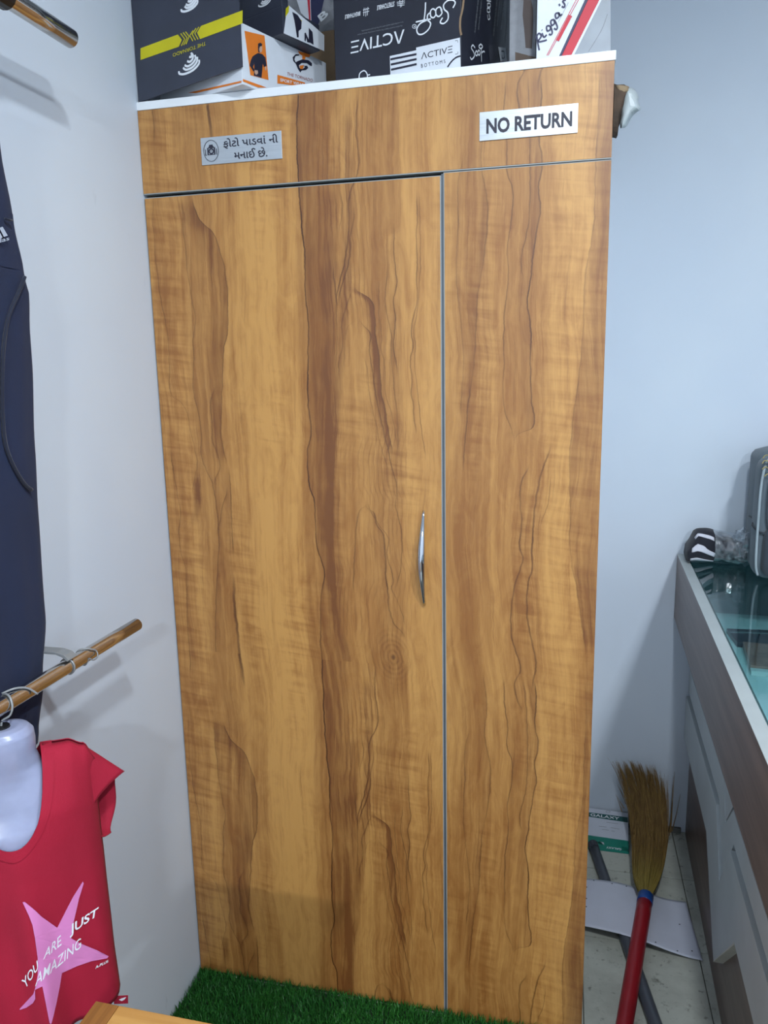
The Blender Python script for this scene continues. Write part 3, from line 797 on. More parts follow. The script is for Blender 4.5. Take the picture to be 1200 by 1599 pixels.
K(strokes('registered_mark', fa, [[(750 + 17 * math.cos(k), 225 + 17 * math.sin(k)) for k in [i * 0.63 for i in range(11)]]], 0.0009, WHITEINK, None), ac)
K(text_px('lettering', 'R', fa, [(757, 216), (741, 220), (743, 236), (759, 232)], WHITEINK, None), ac)
K(text_px('lettering', 'STRETCHABLE', fa, [(580, 10), (432, 48), (430, 88), (578, 54)], WHITEINK, None, 0.02), ac)
K(text_px('lettering', 'BREATHABLE', fa, [(290, 96), (158, 128), (156, 165), (288, 132)], WHITEINK, None, 0.02), ac)
K(strokes('stretch_icon', fa, [[(600, 20), (668, 8)], [(602, 34), (668, 24)], [(604, 48), (665, 42)], [(625, 0), (632, 62)], [(648, 0), (640, 58)]], 0.0011, WHITEINK, None, smooth=False), ac)
K(strokes('breath_icon', fa, [[(312, 85), (365, 72)], [(312, 108), (365, 95)], [(322, 68), (318, 135)], [(338, 66), (335, 140)], [(354, 60), (348, 132)]], 0.0011, WHITEINK, None, smooth=False), ac)
K(text_px('lettering', 'in a comfortable touch with perfect fit and comfortable', fa, [(655, 178), (300, 255), (300, 272), (655, 195)], GREYINK, None), ac)
K(text_px('lettering', 'durable stretch fabric for active everyday leisure wear', fa, [(648, 210), (262, 288), (262, 304), (648, 226)], GREYINK, None), ac)
K(strokes('ring_print', fa, [[(278, 670), (285, 625), (320, 602), (345, 625), (350, 660)], [(350, 640), (372, 636)]], 0.0022, WHITEINK, None), ac)
K(strokes('worn_edge', fa, [[(1170, 0), (1160, 80), (1142, 160), (1140, 240), (1150, 300)]], 0.004, KRAFT, None), ac)
fb = ac.right((700, 0, 4.6154))
for (xa, ya, xb, yb, s_) in ((190, 232, 215, 0, 'in a comfortable touch with'), (218, 212, 240, 0, 'perfect fit and leisure'), (325, 258, 350, 0, 'durable stretch fabric for active'), (352, 190, 372, 0, 'comfortable everyday'), (380, 210, 402, 0, 'leisure wear for men'), (418, 282, 440, 0, 'wash dark colours separately in cold')):
    K(text_px('lettering', s_, fb, [(xa + 8, ya), (xb + 8, yb), (xb - 4, yb), (xa - 4, ya)], GREYINK, None, 0.01), ac)
sl = [[(195, 345), (180, 325), (168, 345), (185, 375), (190, 405), (170, 428), (160, 410)], [(205, 365), (196, 385), (206, 402), (215, 385), (205, 365)], [(222, 360), (214, 380), (224, 398), (232, 378), (222, 360)], [(240, 345), (242, 445)], [(240, 380), (258, 370), (265, 376)], [(236, 318), (222, 335), (236, 350), (250, 335), (236, 318)]]
K(strokes('script_logo', fb, sl, 0.0028, WHITEINK, None), ac)
K(strokes('script_logo', fb, [[(285, 105), (290, 140), (303, 130), (295, 100)], [(283, 60), (284, 85), (302, 85), (300, 62), (283, 60)], [(285, 25), (286, 50), (305, 48), (303, 25), (285, 25)], [(280, 5), (310, 10)]], 0.0024, WHITEINK, None), ac)
K(decal('white_tag', fb, [[(362, 338), (412, 345), (424, 440), (378, 444)]], CARDWHITE, None), ac)
K(strokes('tag_figure', fb, [[(385, 370), (405, 372), (410, 410), (395, 420), (388, 395)]], 0.0022, INK, None, 0.0012), ac)
K(strokes('ripple_print', fb, [[(455 + r * math.cos(k), 402 + 1.3 * r * math.sin(k)) for k in [i * 0.63 for i in range(11)]] for r in (6, 14, 21)], 0.0014, GREYINK, None), ac)
K(decal('grey_panel', fb, [[(290, 320), (345, 328), (350, 430), (300, 440)]], mat('faint_grey_ink', srgb(58, 60, 70), 0.5), None), ac)

# narrow grey carton with a printed figure
gc = Carton('grey_carton', at(837, 92, 1, 0.10).xy.to_3d() + Vector((0, 0, ZT)), 0, 0.052, 0.16, 0.24, CARDGREY, 'narrow grey carton with dim figure print behind the white striped carton')
fg = gc.left((700, 0, 4.6154))
K(decal('printed_figure', fg, [[(545, 0), (600, 0), (612, 60), (615, 150), (605, 350), (560, 345), (548, 200), (538, 110)]], mat('dim_brown_print', srgb(84, 70, 66), 0.6), None), gc)
K(decal('brown_base', fg, [[(485, 375), (640, 415), (640, 470), (485, 450)]], mat('dull_brown_print', srgb(92, 74, 62), 0.6), None), gc)

# white carton with red and navy stripes
rc_c = at(948, 80, 1, 0.02)
rc = Carton('striped_white_carton', (rc_c.x, 0.02, ZT), 0, rc_c.x - at(838, 80, 1, 0.02).x, 0.30, 0.22, CARDWHITE, 'white carton with slanting red stripe and blue script at right end')
fw = rc.left((700, 0, 4.6154))
K(decal('red_stripe', fw, [[(1022, -30), (1106, -30), (888, 400), (818, 404)]], REDINK, None), rc)
K(decal('navy_stripe', fw, [[(1000, -30), (1024, -30), (820, 404), (800, 406)]], NAVYINK, None), rc)
K(decal('grey_side', fw, [[(1122, -30), (1172, -30), (1172, 400), (905, 404)]], mat('pale_grey_print', srgb(150, 156, 164), 0.5, var=0.06), None), rc)
K(strokes('crease', fw, [[(1150, 100), (1110, 210), (1040, 330), (1012, 372)]], 0.0012, GREYINK, None), rc)
K(strokes('thin_line', fw, [[(957, -30), (722, 400)], [(940, -30), (712, 400)]], 0.0012, REDINK, None, smooth=False), rc)
K(decal('red_label', fw, [[(872, 106), (896, 116), (800, 298), (778, 288)]], REDINK, None, 0.0010), rc)
K(strokes('script_lettering', fw, [[(658, 362), (648, 310), (640, 262)], [(632, 275), (655, 240), (672, 262), (650, 300), (700, 292), (712, 285)],
                                  [(678, 238), (692, 268), (712, 250)], [(676, 215), (680, 218)],
                                  [(735, 185), (712, 190), (716, 222), (738, 212), (738, 186), (752, 232), (742, 250), (728, 244)],
                                  [(765, 140), (742, 150), (748, 182), (768, 168), (766, 142), (788, 190), (782, 212), (764, 204)],
                                  [(800, 92), (775, 100), (780, 132), (800, 118), (798, 92), (812, 112), (824, 100)],
                                  [(800, 28), (808, 42)], [(850, 0), (828, 8), (842, 32), (838, 52), (820, 46)]], 0.0030, NAVYINK, None), rc)
K(strokes('under_script', fw, [[(868, 18), (795, 160)]], 0.0007, GREYINK, None, smooth=False), rc)

# crumpled bag hanging out at the wardrobe's right edge
cb = empty('crumpled_bag', (0.99, 0.10, 1.98), label='crumpled brown paper and clear plastic bag sticking out beside the header', cat='bag')
def crumple(name, pts, y0, depth, m, seed, amp=0.008, par=None, n=14):
    c = Vector((sum(p[0] for p in pts) / len(pts), sum(p[1] for p in pts) / len(pts), 0))
    P = [at(u, v, 1, y0) for u, v in pts]
    C = sum(P, Vector()) / len(P)
    def fn(a, b):
        k = a * len(P); i = int(k) % len(P); f = k - int(k)
        q = P[i].lerp(P[(i + 1) % len(P)], f)
        t = b * math.pi
        r = math.sin(t)
        p = C + (q - C) * r ** 0.6 + Vector((0, -math.cos(t) * depth, 0))
        nz = noise.noise_vector(p * 55 + Vector((seed, 0, 0)))
        p = p + nz * amp * r
        p.x = max(p.x, CW + 0.004)
        return p
    return keep(MB().grid(fn, 28, n, True).build(name, m, None), par)
BROWNPAPER = mat('dark_brown_paper', srgb(70, 54, 42), 0.8, var=0.2, scale=30)
def film_material():
    m = bpy.data.materials.new('clear_plastic_film')
    t = NT(m)
    tr = t.node('ShaderNodeBsdfTransparent'); tr.inputs[0].default_value = (0.93, 0.95, 0.97, 1)
    gl = t.node('ShaderNodeBsdfGlossy'); gl.inputs['Roughness'].default_value = 0.12; gl.inputs[0].default_value = (0.95, 0.97, 1, 1)
    df = t.node('ShaderNodeBsdfDiffuse'); df.inputs[0].default_value = (0.75, 0.78, 0.82, 1)
    nz = t.noise(t.obj(), 60.0, 3.0)
    m1 = t.node('ShaderNodeMixShader'); m2 = t.node('ShaderNodeMixShader')
    t.link(t.rng(nz, 0.3, 0.7, 0.03, 0.20), m1.inputs[0]); t.link(tr.outputs[0], m1.inputs[1]); t.link(df.outputs[0], m1.inputs[2])
    lw = t.node('ShaderNodeLayerWeight'); lw.inputs[0].default_value = 0.4
    t.link(t.rng(lw.outputs['Facing'], 0.0, 1.0, 0.06, 0.7), m2.inputs[0]); t.link(m1.outputs[0], m2.inputs[1]); t.link(gl.outputs[0], m2.inputs[2])
    t.link(m2.outputs[0], t.n['Material Output'].inputs['Surface'])
    return m
FILM = film_material()
crumple('brown_paper', [(950, 134), (975, 134), (984, 142), (974, 165), (970, 190), (962, 216), (945, 214)], 0.10, 0.03, BROWNPAPER, 1, 0.006, cb)
crumple('paper_edge', [(960, 134), (982, 134), (985, 144), (975, 152), (962, 146)], 0.085, 0.012, mat('tan_paper', srgb(150, 128, 100), 0.8), 5, 0.003, cb)
crumple('plastic_sheet', [(980, 136), (988, 138), (998, 155), (1001, 170), (985, 184), (978, 198), (970, 202), (972, 170)], 0.09, 0.016, mat('milky_plastic', srgb(176, 184, 186), 0.25, var=0.05), 3, 0.005, cb)

# ------------------------------------------------------------------ rails on the left wall
def rail(name, z, y_end, r, label, ybr, arm_z):
    e = empty(name, (0.1, y_end, z), label=label, cat='rail', group='steel clothes rails on the left wall')
    path = [(0.1, y_end - k * 0.1, z) for k in range(13)]
    keep(MB().tube(path, r, 20).build('pipe', PIPE, None, smooth=False), e)
    for p in e.children: 
        for q in p.data.polygons: q.use_smooth = len(q.vertices) == 4
    for yb in ybr:
        a = MB()
        a.prism([(0.0, yb - 0.011, arm_z), (0.088, yb - 0.011, arm_z), (0.104, yb - 0.011, arm_z - 0.004), (0.112, yb - 0.011, arm_z - 0.012), (0.108, yb - 0.011, arm_z - 0.0145), (0.101, yb - 0.011, arm_z - 0.0085), (0.088, yb - 0.011, arm_z - 0.004), (0.0, yb - 0.011, arm_z - 0.004)], (0, 0.022, 0))
        keep(a.build('bracket_arm', GREYSTEEL, None, bevel=0.0006), e)
        keep(rbox('wall_plate', (0.0, yb - 0.02, arm_z - 0.03), (0.004, yb + 0.02, arm_z + 0.025), GREYSTEEL, None, 0.001), e)
        ring = MB().tube([(0.1 + (r + 0.0012) * math.cos(k), yb, z + (r + 0.0012) * math.sin(k)) for k in [i * math.pi / 12 for i in range(25)]], 0.0016, 6, caps=False)
        keep(ring.build('clip_ring', GREYSTEEL, None, smooth=True), e)
    return e
rail('clothes_rail', 1.0665, -0.318, 0.0122, 'lower polished steel clothes rail above the red shirt', (-0.53, -1.25), 1.0665 + 0.0275)
up_ = rail('clothes_rail', 2.0765, -0.367, 0.0145, 'upper polished steel clothes rail in the top left corner', (-0.62, -1.25), 2.0765 + 0.03)
keep(MB().tube([(0.1, -0.517, 2.0765), (0.1, -0.560, 2.0765)], 0.019, 16).build('collar', mat('black_plastic', srgb(24, 24, 28), 0.35), None), up_)
# small tie loop on the lower rail
tl = MB().tube(smoothpath([(0.113, -0.490, 1.066), (0.116, -0.482, 1.060), (0.117, -0.472, 1.062), (0.114, -0.468, 1.070), (0.110, -0.476, 1.077), (0.098, -0.486, 1.0805), (0.088, -0.49, 1.072), (0.090, -0.49, 1.058), (0.104, -0.49, 1.053), (0.113, -0.490, 1.066)], 4), 0.0013, 6, caps=False)
tag(tl.build('wire_loop', GREYSTEEL, None, smooth=True), 'small wire loop wrapped round the lower rail', 'wire loop')

# ------------------------------------------------------------------ navy track trousers hanging from the upper rail
def interp(tab, z):
    for (z0, a), (z1, b) in zip(tab, tab[1:]):
        if z0 <= z <= z1:
            t = (z - z0) / (z1 - z0); t = t * t * (3 - 2 * t)
            return a + (b - a) * t
    return tab[0][1] if z < tab[0][0] else tab[-1][1]
edge = [(0.945, -0.567), (0.9594, -0.5639), (1.0471, -0.544), (1.1523, -0.5253), (1.3246, -0.5211), (1.428, -0.5167), (1.5684, -0.5077), (1.6077, -0.5076), (1.666, -0.5036), (1.6938, -0.512), (1.7705, -0.5268), (1.8696, -0.5416), (2.0, -0.565)]
inner = [(0.945, -0.685), (1.3, -0.690), (1.72, -0.700), (2.0, -0.700)]
YC = -0.705
def px_(z): return 0.060 + (z - 1.05) * 0.030
TR = empty('track_trousers', (0.07, YC, 0.945), label='navy track trousers hanging on the left wall behind the lower rail', cat='trousers')
def leg(side):
    mb = MB()
    def fn(a, b):
        z = 0.945 + b * (1.78 - 0.945)
        y0, y1 = interp(inner, z), interp(edge, z)
        c, hw = (y0 + y1) / 2, (y1 - y0) / 2
        t = 2 * math.pi * a
        k = math.copysign(abs(math.cos(t)) ** 0.75, math.cos(t))
        th = 0.0085 + 0.004 * noise.noise(Vector((side * 3, math.cos(t) * 2.5, z * 5)))
        y = c + hw * k
        x = px_(z) + th * math.sin(t) + 0.004 * noise.noise(Vector((y * 14, z * 4, side)))
        if side < 0: y = 2 * YC - y
        return Vector((x, y, z))
    mb.grid(fn, 40, 60, True)
    return mb
tb = leg(1)
l2 = leg(-1)
tb.add(l2.v, l2.f)
def hip(a, b):
    z = 1.70 + b * 0.30
    hw = interp(edge, z) - YC
    t = 2 * math.pi * a
    k = math.copysign(abs(math.cos(t)) ** 0.75, math.cos(t))
    th = 0.0115 + 0.003 * noise.noise(Vector((7, math.cos(t) * 3, z * 5)))
    return Vector((px_(z) + th * math.sin(t), YC + hw * k, z))
tb.grid(hip, 56, 18, True)
keep(tb.build('fabric', NAVY, None, smooth=True), TR)
def front_x(y, z, off=0.0005): 
    return px_(z) + 0.0125 + off
def on_trousers(u, v):
    x = 0.08
    for _ in range(5):
        p = at(u, v, 0, x); x = front_x(p.y, p.z)
    return at(u, v, 0, x)
sm_ = [on_trousers(u, v) for u, v in smoothpath([(39, 432), (30, 455), (15, 490), (7, 530), (4, 580), (4, 640), (8, 690), (20, 725), (38, 755), (50, 765)], 4)]
keep(MB().tube(sm_, 0.0028, 6).build('side_seam', NAVYDARK, None, smooth=True), TR)
keep(MB().tube([on_trousers(u, v) for u, v in [(8, 341), (14, 343), (19, 344)]], 0.0014, 6).build('pocket_stitch', NAVYDARK, None, smooth=True), TR)
def t3(a, b):
    return on_trousers(a, b) + Vector((0.0012, 0, 0))
LOGO = mat('silver_print', srgb(172, 180, 196), 0.5, var=0.02)
lg = MB()
for q in ([(11, 368), (3, 354), (-2, 356), (5, 370)], [(3, 371), (-4, 358), (-9, 361), (-3, 373)], [(-6, 374), (-10, 366), (-15, 368), (-12, 376)]):
    lg.add([t3(*p) for p in q], [(0, 1, 2, 3)])
keep(lg.build('three_bar_emblem', LOGO, None), TR)
keep(text_on('lettering', 'adidas', [t3(-24, 385.5), t3(13.5, 375), t3(13.5, 369), t3(-24, 377)], LOGO, None, 0.01), TR)
keep(MB().tube([(0.1, YC - 0.14, 2.0), (0.1, YC + 0.14, 2.0)], 0.004, 8).build('waistband', NAVYDARK, None), TR)
hg = empty('clothes_hanger', (0.1, YC, 2.0), label='wire clip hanger on the upper rail holding the navy trousers', cat='hanger')
keep(MB().tube([(0.1, YC - 0.15, 2.008), (0.1, YC + 0.15, 2.008)], 0.003, 8).build('bar', GREYSTEEL, None), hg)
keep(MB().tube([(0.1, YC, 2.008), (0.1, YC, 2.05)] + [(0.1 + 0.018 * math.cos(k), YC, 2.0765 + 0.018 * math.sin(k)) for k in [-math.pi / 2 + i * 0.3 for i in range(14)]], 0.0018, 8).build('hook', GREYSTEEL, None, smooth=True), hg)

# ------------------------------------------------------------------ hanging half-body form and red T-shirt
TH = math.radians(50)
MN, ML = Vector((math.cos(TH), -math.sin(TH), 0)), Vector((math.sin(TH), math.cos(TH), 0))
MC = Vector((0.10, -0.69, 0))
def ml(r, d, z): return MC + ML * r + MN * d + Vector((0, 0, z))
def plastic_skin():
    m = mat('milky_translucent_plastic', srgb(150, 156, 184), 0.25, var=0.05, scale=14)
    b = m.node_tree.nodes['Principled BSDF']
    b.inputs['Subsurface Weight'].default_value = 0.35
    b.inputs['Subsurface Radius'].default_value = (0.03, 0.025, 0.025)
    b.inputs['Subsurface Scale'].default_value = 0.6
    return m
MQ = empty('body_form', (0.10, -0.69, 0.53), label='milky plastic hanging torso form wearing the red shirt', cat='mannequin')
prof = [(0.545, 0.088, 0.040), (0.62, 0.092, 0.045), (0.70, 0.095, 0.048), (0.80, 0.102, 0.052), (0.87, 0.108, 0.050), (0.92, 0.108, 0.044), (0.948, 0.098, 0.036), (0.962, 0.070, 0.034), (0.975, 0.048, 0.034), (0.992, 0.0425, 0.036), (1.012, 0.0435, 0.037), (1.026, 0.0425, 0.036), (1.034, 0.036, 0.031), (1.037, 0.024, 0.021), (1.036, 0.012, 0.011)]
def torso(a, b):
    k = b * (len(prof) - 1); i = min(int(k), len(prof) - 2); f = k - i
    z, w, d = [prof[i][j] + (prof[i + 1][j] - prof[i][j]) * f for j in range(3)]
    t = 2 * math.pi * a
    back = 0.55 if (math.sin(t) < 0 and z < 0.95) else 1.0
    return ml(w * math.cos(t), d * math.sin(t) * back + (0.012 if z < 0.9 else 0), z)
keep(MB().grid(torso, 40, 56, True).build('torso', plastic_skin(), None, smooth=True), MQ)
keep(MB().tube([ml(0, 0, 1.0355), ml(0, 0, 1.0385)], 0.0115, 18).build('hook_socket', mat('black_rubber', srgb(20, 20, 22), 0.5), None), MQ)
hk = [ml(0, 0, 1.037), ml(0.002, 0, 1.046), Vector((0.112, -0.684, 1.053)), Vector((0.1145, -0.680, 1.066)), Vector((0.108, -0.676, 1.0785)), Vector((0.096, -0.672, 1.080)), Vector((0.086, -0.668, 1.070))]
keep(MB().tube(smoothpath([tuple(p) for p in hk], 4), 0.0017, 8).build('hook', GREYSTEEL, None, smooth=True), MQ)
# small wire end crossing over the rail
keep(MB().tube(smoothpath([(0.088, -0.668, 1.078), (0.1, -0.655, 1.0815), (0.110, -0.640, 1.0765), (0.119, -0.630, 1.063)], 4), 0.0017, 8).build('hook_tail', GREYSTEEL, None, smooth=True), MQ)

TS_ = empty('t_shirt', (0.10, -0.69, 0.53), label='small crimson T-shirt with pink star print on the hanging torso form', cat='t-shirt')
HEM = 0.548
def half_w(z): return interp([(0.53, 0.128), (0.65, 0.1245), (0.78, 0.123), (0.86, 0.122), (0.93, 0.122), (0.99, 0.120)], z)
def z_sh(r):
    a = abs(r)
    return interp([(0.0, 1.004), (0.040, 0.999), (0.085, 0.996), (0.108, 0.984), (0.125, 0.955)], a)
def z_neck(r, front):
    a = min(abs(r) / 0.0485, 1.0)
    lo = 0.874 if front else 0.965
    return lo + (0.998 - lo) * (1 - math.sqrt(max(0, 1 - a ** 2.2)))
def depth(s, z, r, front):
    D = 0.062 if front else -0.034
    body = max(0.0, 1 - abs(s) ** 2.6) ** 0.62
    drop = max(0.0, z_sh(r) - z)
    g = min(1.0, math.sqrt(drop / 0.085)) if drop < 0.085 else 1.0
    d = D * body * g
    if front:
        fold = interp([(0.53, 0.016), (0.70, 0.011), (0.84, 0.003), (0.90, 0.0)], z)
        d += body * fold * (math.sin((s - 0.02) * 7.5 + z * 1.5) + 0.4 * math.sin(s * 15 + z * 9)) * 0.8
    return d
def shirt_pt(s, t, front):
    r = s * 0.1225
    zt = z_sh(r)
    if abs(r) < 0.0485: zt = min(zt, z_neck(r, front))
    z = zt + (HEM - zt) * t
    w = half_w(z)
    rr = s * (w if z < 0.95 else 0.1225)
    return ml(rr, depth(s, z, r, front) + (0.004 if front else -0.004), z)
sm = MB()
NS = 72
for front in (True, False):
    sm.grid(lambda a, b: shirt_pt(2 * a - 1, b ** 1.25, front), NS, 60)
body = keep(sm.build('fabric', CRIMSON, None, smooth=True, thick=0.0012), TS_)
def sleeve(sign):
    mb = MB()
    def fn(a, b):
        t = 2 * math.pi * a
        # armhole ring -> opening ring
        zc0, zc1 = 0.900, 0.868
        r0, r1 = 0.1120, 0.150
        h0, h1 = 0.074, 0.050
        r = r0 + (r1 - r0) * b
        c = math.cos(t)
        z = (zc0 + (zc1 - zc0) * b) + (h0 + (h1 - h0) * b) * c
        if c > 0: r += 0.012 * b * c
        else: r -= 0.010 * b * (-c)
        d = (0.030 + 0.004 * b) * math.sin(t) - 0.006
        r -= 0.044 * b * max(0, math.sin(t))
        r += 0.004 * b * math.sin(3 * t + 1)
        return ml(sign * r, d, z)
    return mb.grid(fn, 36, 10, True)
for sg in (1, -1):
    keep(sleeve(sg).build('sleeve', CRIMSON, None, smooth=True, thick=0.0012), TS_)
# neck rib
rib = MB()
def ribf(a, b):
    ang = -math.pi + 2 * math.pi * a
    front = abs(ang) <= math.pi / 2
    if front: s = math.sin(ang)
    else: s = math.sin(ang)
    r = 0.0485 * s
    zt = min(z_sh(r), z_neck(r, front))
    k = (b * 0.016)
    # move outwards from the neck edge along the cloth
    r2 = r + math.copysign(k * abs(s) ** 1.5, r) 
    z2 = zt - k * (1 - abs(s) ** 1.5) if abs(s) < 0.999 else zt
    z2 = min(z2, z_sh(r2))
    return ml(r2, depth(r2 / 0.1225, z2, r2, front) + (0.0058 if front else -0.0058), z2)
keep(rib.grid(ribf, 80, 4, True).build('neck_rib', cloth('crimson_rib', srgb(158, 8, 44), 0.05, 0.0), None, smooth=True), TS_)
# prints that follow the cloth
def on_shirt(u, v, lift=0.0016):
    off = 0.06
    for _ in range(12):
        p = on_plane(u, v, MC + MN * off, MN)
        r = (p - MC).dot(ML); z = p.z
        s = max(-0.999, min(0.999, r / half_w(z)))
        off = depth(s, z, s * 0.1225, True) + 0.004 + lift
    return ml(r, off, z)
def drape(poly, lift, levels=3):
    """fill a measured outline with a fine patch that follows the cloth"""
    pts = [Vector((a, b, 0)) for a, b in poly]
    tris = [tuple(pts[i] for i in t_) for t_ in tessellate_polygon([pts])]
    for _ in range(levels):
        nx = []
        for a, b, c in tris:
            ab, bc, ca = (a + b) / 2, (b + c) / 2, (c + a) / 2
            nx += [(a, ab, ca), (ab, b, bc), (ca, bc, c), (ab, bc, ca)]
        tris = nx
    idx, V_, F_ = {}, [], []
    for t_ in tris:
        f = []
        for p in t_:
            k = (round(p.x, 3), round(p.y, 3))
            if k not in idx:
                idx[k] = len(V_); V_.append(on_shirt(p.x, p.y, lift))
            f.append(idx[k])
        F_.append(tuple(f))
    return V_, F_
Zp = lambda a, b: (a / 6.3158, 1370 + b / 6.3145)
star = [Zp(a, b) for a, b in [(222, 245), (245, 243), (345, 325), (410, 388), (565, 498), (640, 350), (720, 195), (818, 40), (826, 60), (780, 210), (720, 470), (700, 600), (800, 655), (960, 720), (1072, 778), (1060, 798), (900, 828), (760, 876), (612, 944), (590, 1080), (560, 1230), (520, 1400), (505, 1446), (490, 1440), (455, 1260), (418, 1075), (345, 1110), (348, 1200), (325, 1240), (262, 1285), (192, 1308), (198, 1292), (270, 1215), (330, 1150), (352, 1075), (372, 960), (372, 800), (345, 600), (320, 470), (285, 380)]]
V_, F_ = drape(star, 0.0016)
keep(MB().add(V_, F_).build('star_print', PINK, None, smooth=True), body)
PRINTW = mat('white_print', srgb(232, 230, 238), 0.7, var=0.02)
def shirt_text(s, quad, bold, lift=0.0024):
    vs2, fs = text2d(s, bold)
    q = quad_map([(*Zp(*p), 0) for p in quad])
    pts = [on_shirt(*q(a, b).xy, lift) for a, b in vs2]
    keep(MB().add(pts, fs).build('lettering', PRINTW, None), body)
shirt_text('YOU', [(250, 1105), (378, 900), (368, 815), (210, 1020)], 0.01)
shirt_text('ARE', [(425, 815), (608, 665), (600, 565), (455, 705)], 0.005)
shirt_text('JUST', [(690, 600), (955, 405), (975, 290), (690, 470)], 0.02)
shirt_text('AMAZING', [(345, 1080), (800, 690), (800, 590), (365, 950)], 0.005)
shirt_text('A-PLUS', [(940, 905), (1068, 838), (1070, 812), (945, 872)], 0.03)
tg = [on_plane(u, v, MC, MN) for u, v in ((178, 1555), (200, 1554), (200, 1566), (178, 1567))]
keep(MB().prism(tg, MN * 0.0015).build('hem_tag', CRIMSON, None), TS_)
keep(MB().prism([on_plane(u, v, MC + MN * 0.0016, MN) for u, v in ((186, 1561), (190, 1559), (197, 1557), (194, 1561), (190, 1563))], MN * 0.0004).build('tag_mark', PRINTW, None), TS_)

# ------------------------------------------------------------------ wooden table in the lower left corner
ZB = 0.72
tc = at(150, 1563, 2, ZB)
TB = empty('side_table', (tc.x + 0.25, tc.y - 0.35, 0.0), label='wood-topped table corner below the red shirt', cat='table')
TBL = streak_wood('table_wood', srgb(190, 142, 78), srgb(168, 118, 58), 0, 40.0, 0.4)
TBD = streak_wood('table_wood_edge', srgb(150, 100, 48), srgb(118, 76, 36), 1, 60.0, 0.4)
xs = at(187, 1569, 2, ZB).x
TW, TL_ = 0.34, 0.9
keep(rbox('top', (xs, tc.y - TL_, ZB - 0.022), (tc.x + TW, tc.y, ZB), TBL, None, 0.001), TB)
keep(rbox('border_strip', (tc.x, tc.y - TL_, ZB - 0.022), (xs - 0.0006, tc.y, ZB), TBD, None, 0.001), TB)
for lx in (tc.x + 0.03, tc.x + TW - 0.07):
    for ly in (tc.y - 0.07, tc.y - TL_ + 0.03):
        keep(rbox('leg', (lx, ly, 0.0 if ly < -1.3 else 0.006), (lx + 0.04, ly + 0.04, ZB - 0.022), TBD, None, 0.002), TB)

# ------------------------------------------------------------------ display counter on the right
CO = Vector((1.313, 0.885, 0.0))
CA = -0.031
CT = empty('display_counter', CO, CA, label='brown and grey display counter with glass top along the right side', cat='counter')
BRN = streak_wood('brown_laminate', srgb(112, 92, 84), srgb(84, 66, 58), 1, 30.0, 0.35)
GREYP = mat('grey_laminate', srgb(182, 188, 190), 0.45, var=0.05, scale=3)
CREAM = mat('lit_cream_edge', srgb(196, 194, 182), 0.5)
RIM = mat('white_rim', srgb(168, 174, 174), 0.4, var=0.03)
INTERIOR = mat('pale_interior', srgb(206, 222, 222), 0.5, var=0.03)
def C(o): o.parent = CT; return o
LN = 2.2
ZG = 0.955
# local frame: x outwards into the counter, -y towards the viewer
C(rbox('base_panel', (0.0, -LN, 0.0), (0.018, 0.0, 0.752), BRN, None, 0))
C(rbox('recess', (-0.003, -LN, 0.38), (0.0, -0.004, 0.752), mat('groove_grey', srgb(62, 66, 68), 0.6), None, 0))
C(rbox('fascia', (-0.072, -LN, 0.750), (-0.054, 0.0, ZG - 0.002), BRN, None, 0.001))
C(rbox('soffit', (-0.054, -LN, 0.752), (0.018, 0.0, 0.762), BRN, None, 0))
C(rbox('rim', (-0.0722, -LN, ZG - 0.002), (-0.046, 0.0, ZG), RIM, None, 0.0006))
C(rbox('interior_floor', (-0.054, -LN, 0.765), (0.55, 0.0, 0.775), INTERIOR, None, 0))
C(rbox('interior_side', (-0.054, -LN, 0.775), (-0.046, 0.0, ZG - 0.002), INTERIOR, None, 0))
C(rbox('rear_panel', (0.55, -LN, 0.0), (0.568, 0.0, ZG - 0.002), BRN, None, 0))
C(rbox('end_panel', (0.018, -0.018, 0.0), (0.55, 0.0, 0.765), BRN, None, 0))
C(rbox('interior_end', (-0.046, -0.012, 0.775), (0.55, 0.0, ZG - 0.009), mat('dark_teal_board', srgb(58, 84, 88), 0.5), None, 0))
def glass_material():
    m = bpy.data.materials.new('green_tinted_glass')
    t = NT(m)
    tr = t.node('ShaderNodeBsdfTransparent'); tr.inputs[0].default_value = (0.74, 0.89, 0.90, 1)
    gl = t.node('ShaderNodeBsdfGlossy'); gl.inputs['Roughness'].default_value = 0.03
    lw = t.node('ShaderNodeLayerWeight'); lw.inputs[0].default_value = 0.5
    mx = t.node('ShaderNodeMixShader')
    smear = t.noise(t.obj(), 6.0, 3.0)
    fr_ = t.math('MULTIPLY_ADD', t.math('POWER', lw.outputs['Facing'], 5.0), 0.9, 0.04)
    t.link(t.math('ADD', fr_, t.rng(smear, 0.4, 0.8, 0.0, 0.03)), mx.inputs[0])
    t.link(tr.outputs[0], mx.inputs[1]); t.link(gl.outputs[0], mx.inputs[2])
    t.link(mx.outputs[0], t.n['Material Output'].inputs['Surface'])
    return m
gt = C(rbox('glass_top', (-0.0455, -LN, ZG - 0.008), (0.568, -0.001, ZG), glass_material(), None, 0))
gt['label'] = 'green-tinted glass top'
C(rbox('glass_edge', (-0.0458, -LN, ZG + 0.0001), (-0.0425, -0.001, ZG + 0.0006), mat('dark_glass_edge', srgb(22, 60, 60), 0.2), None, 0))
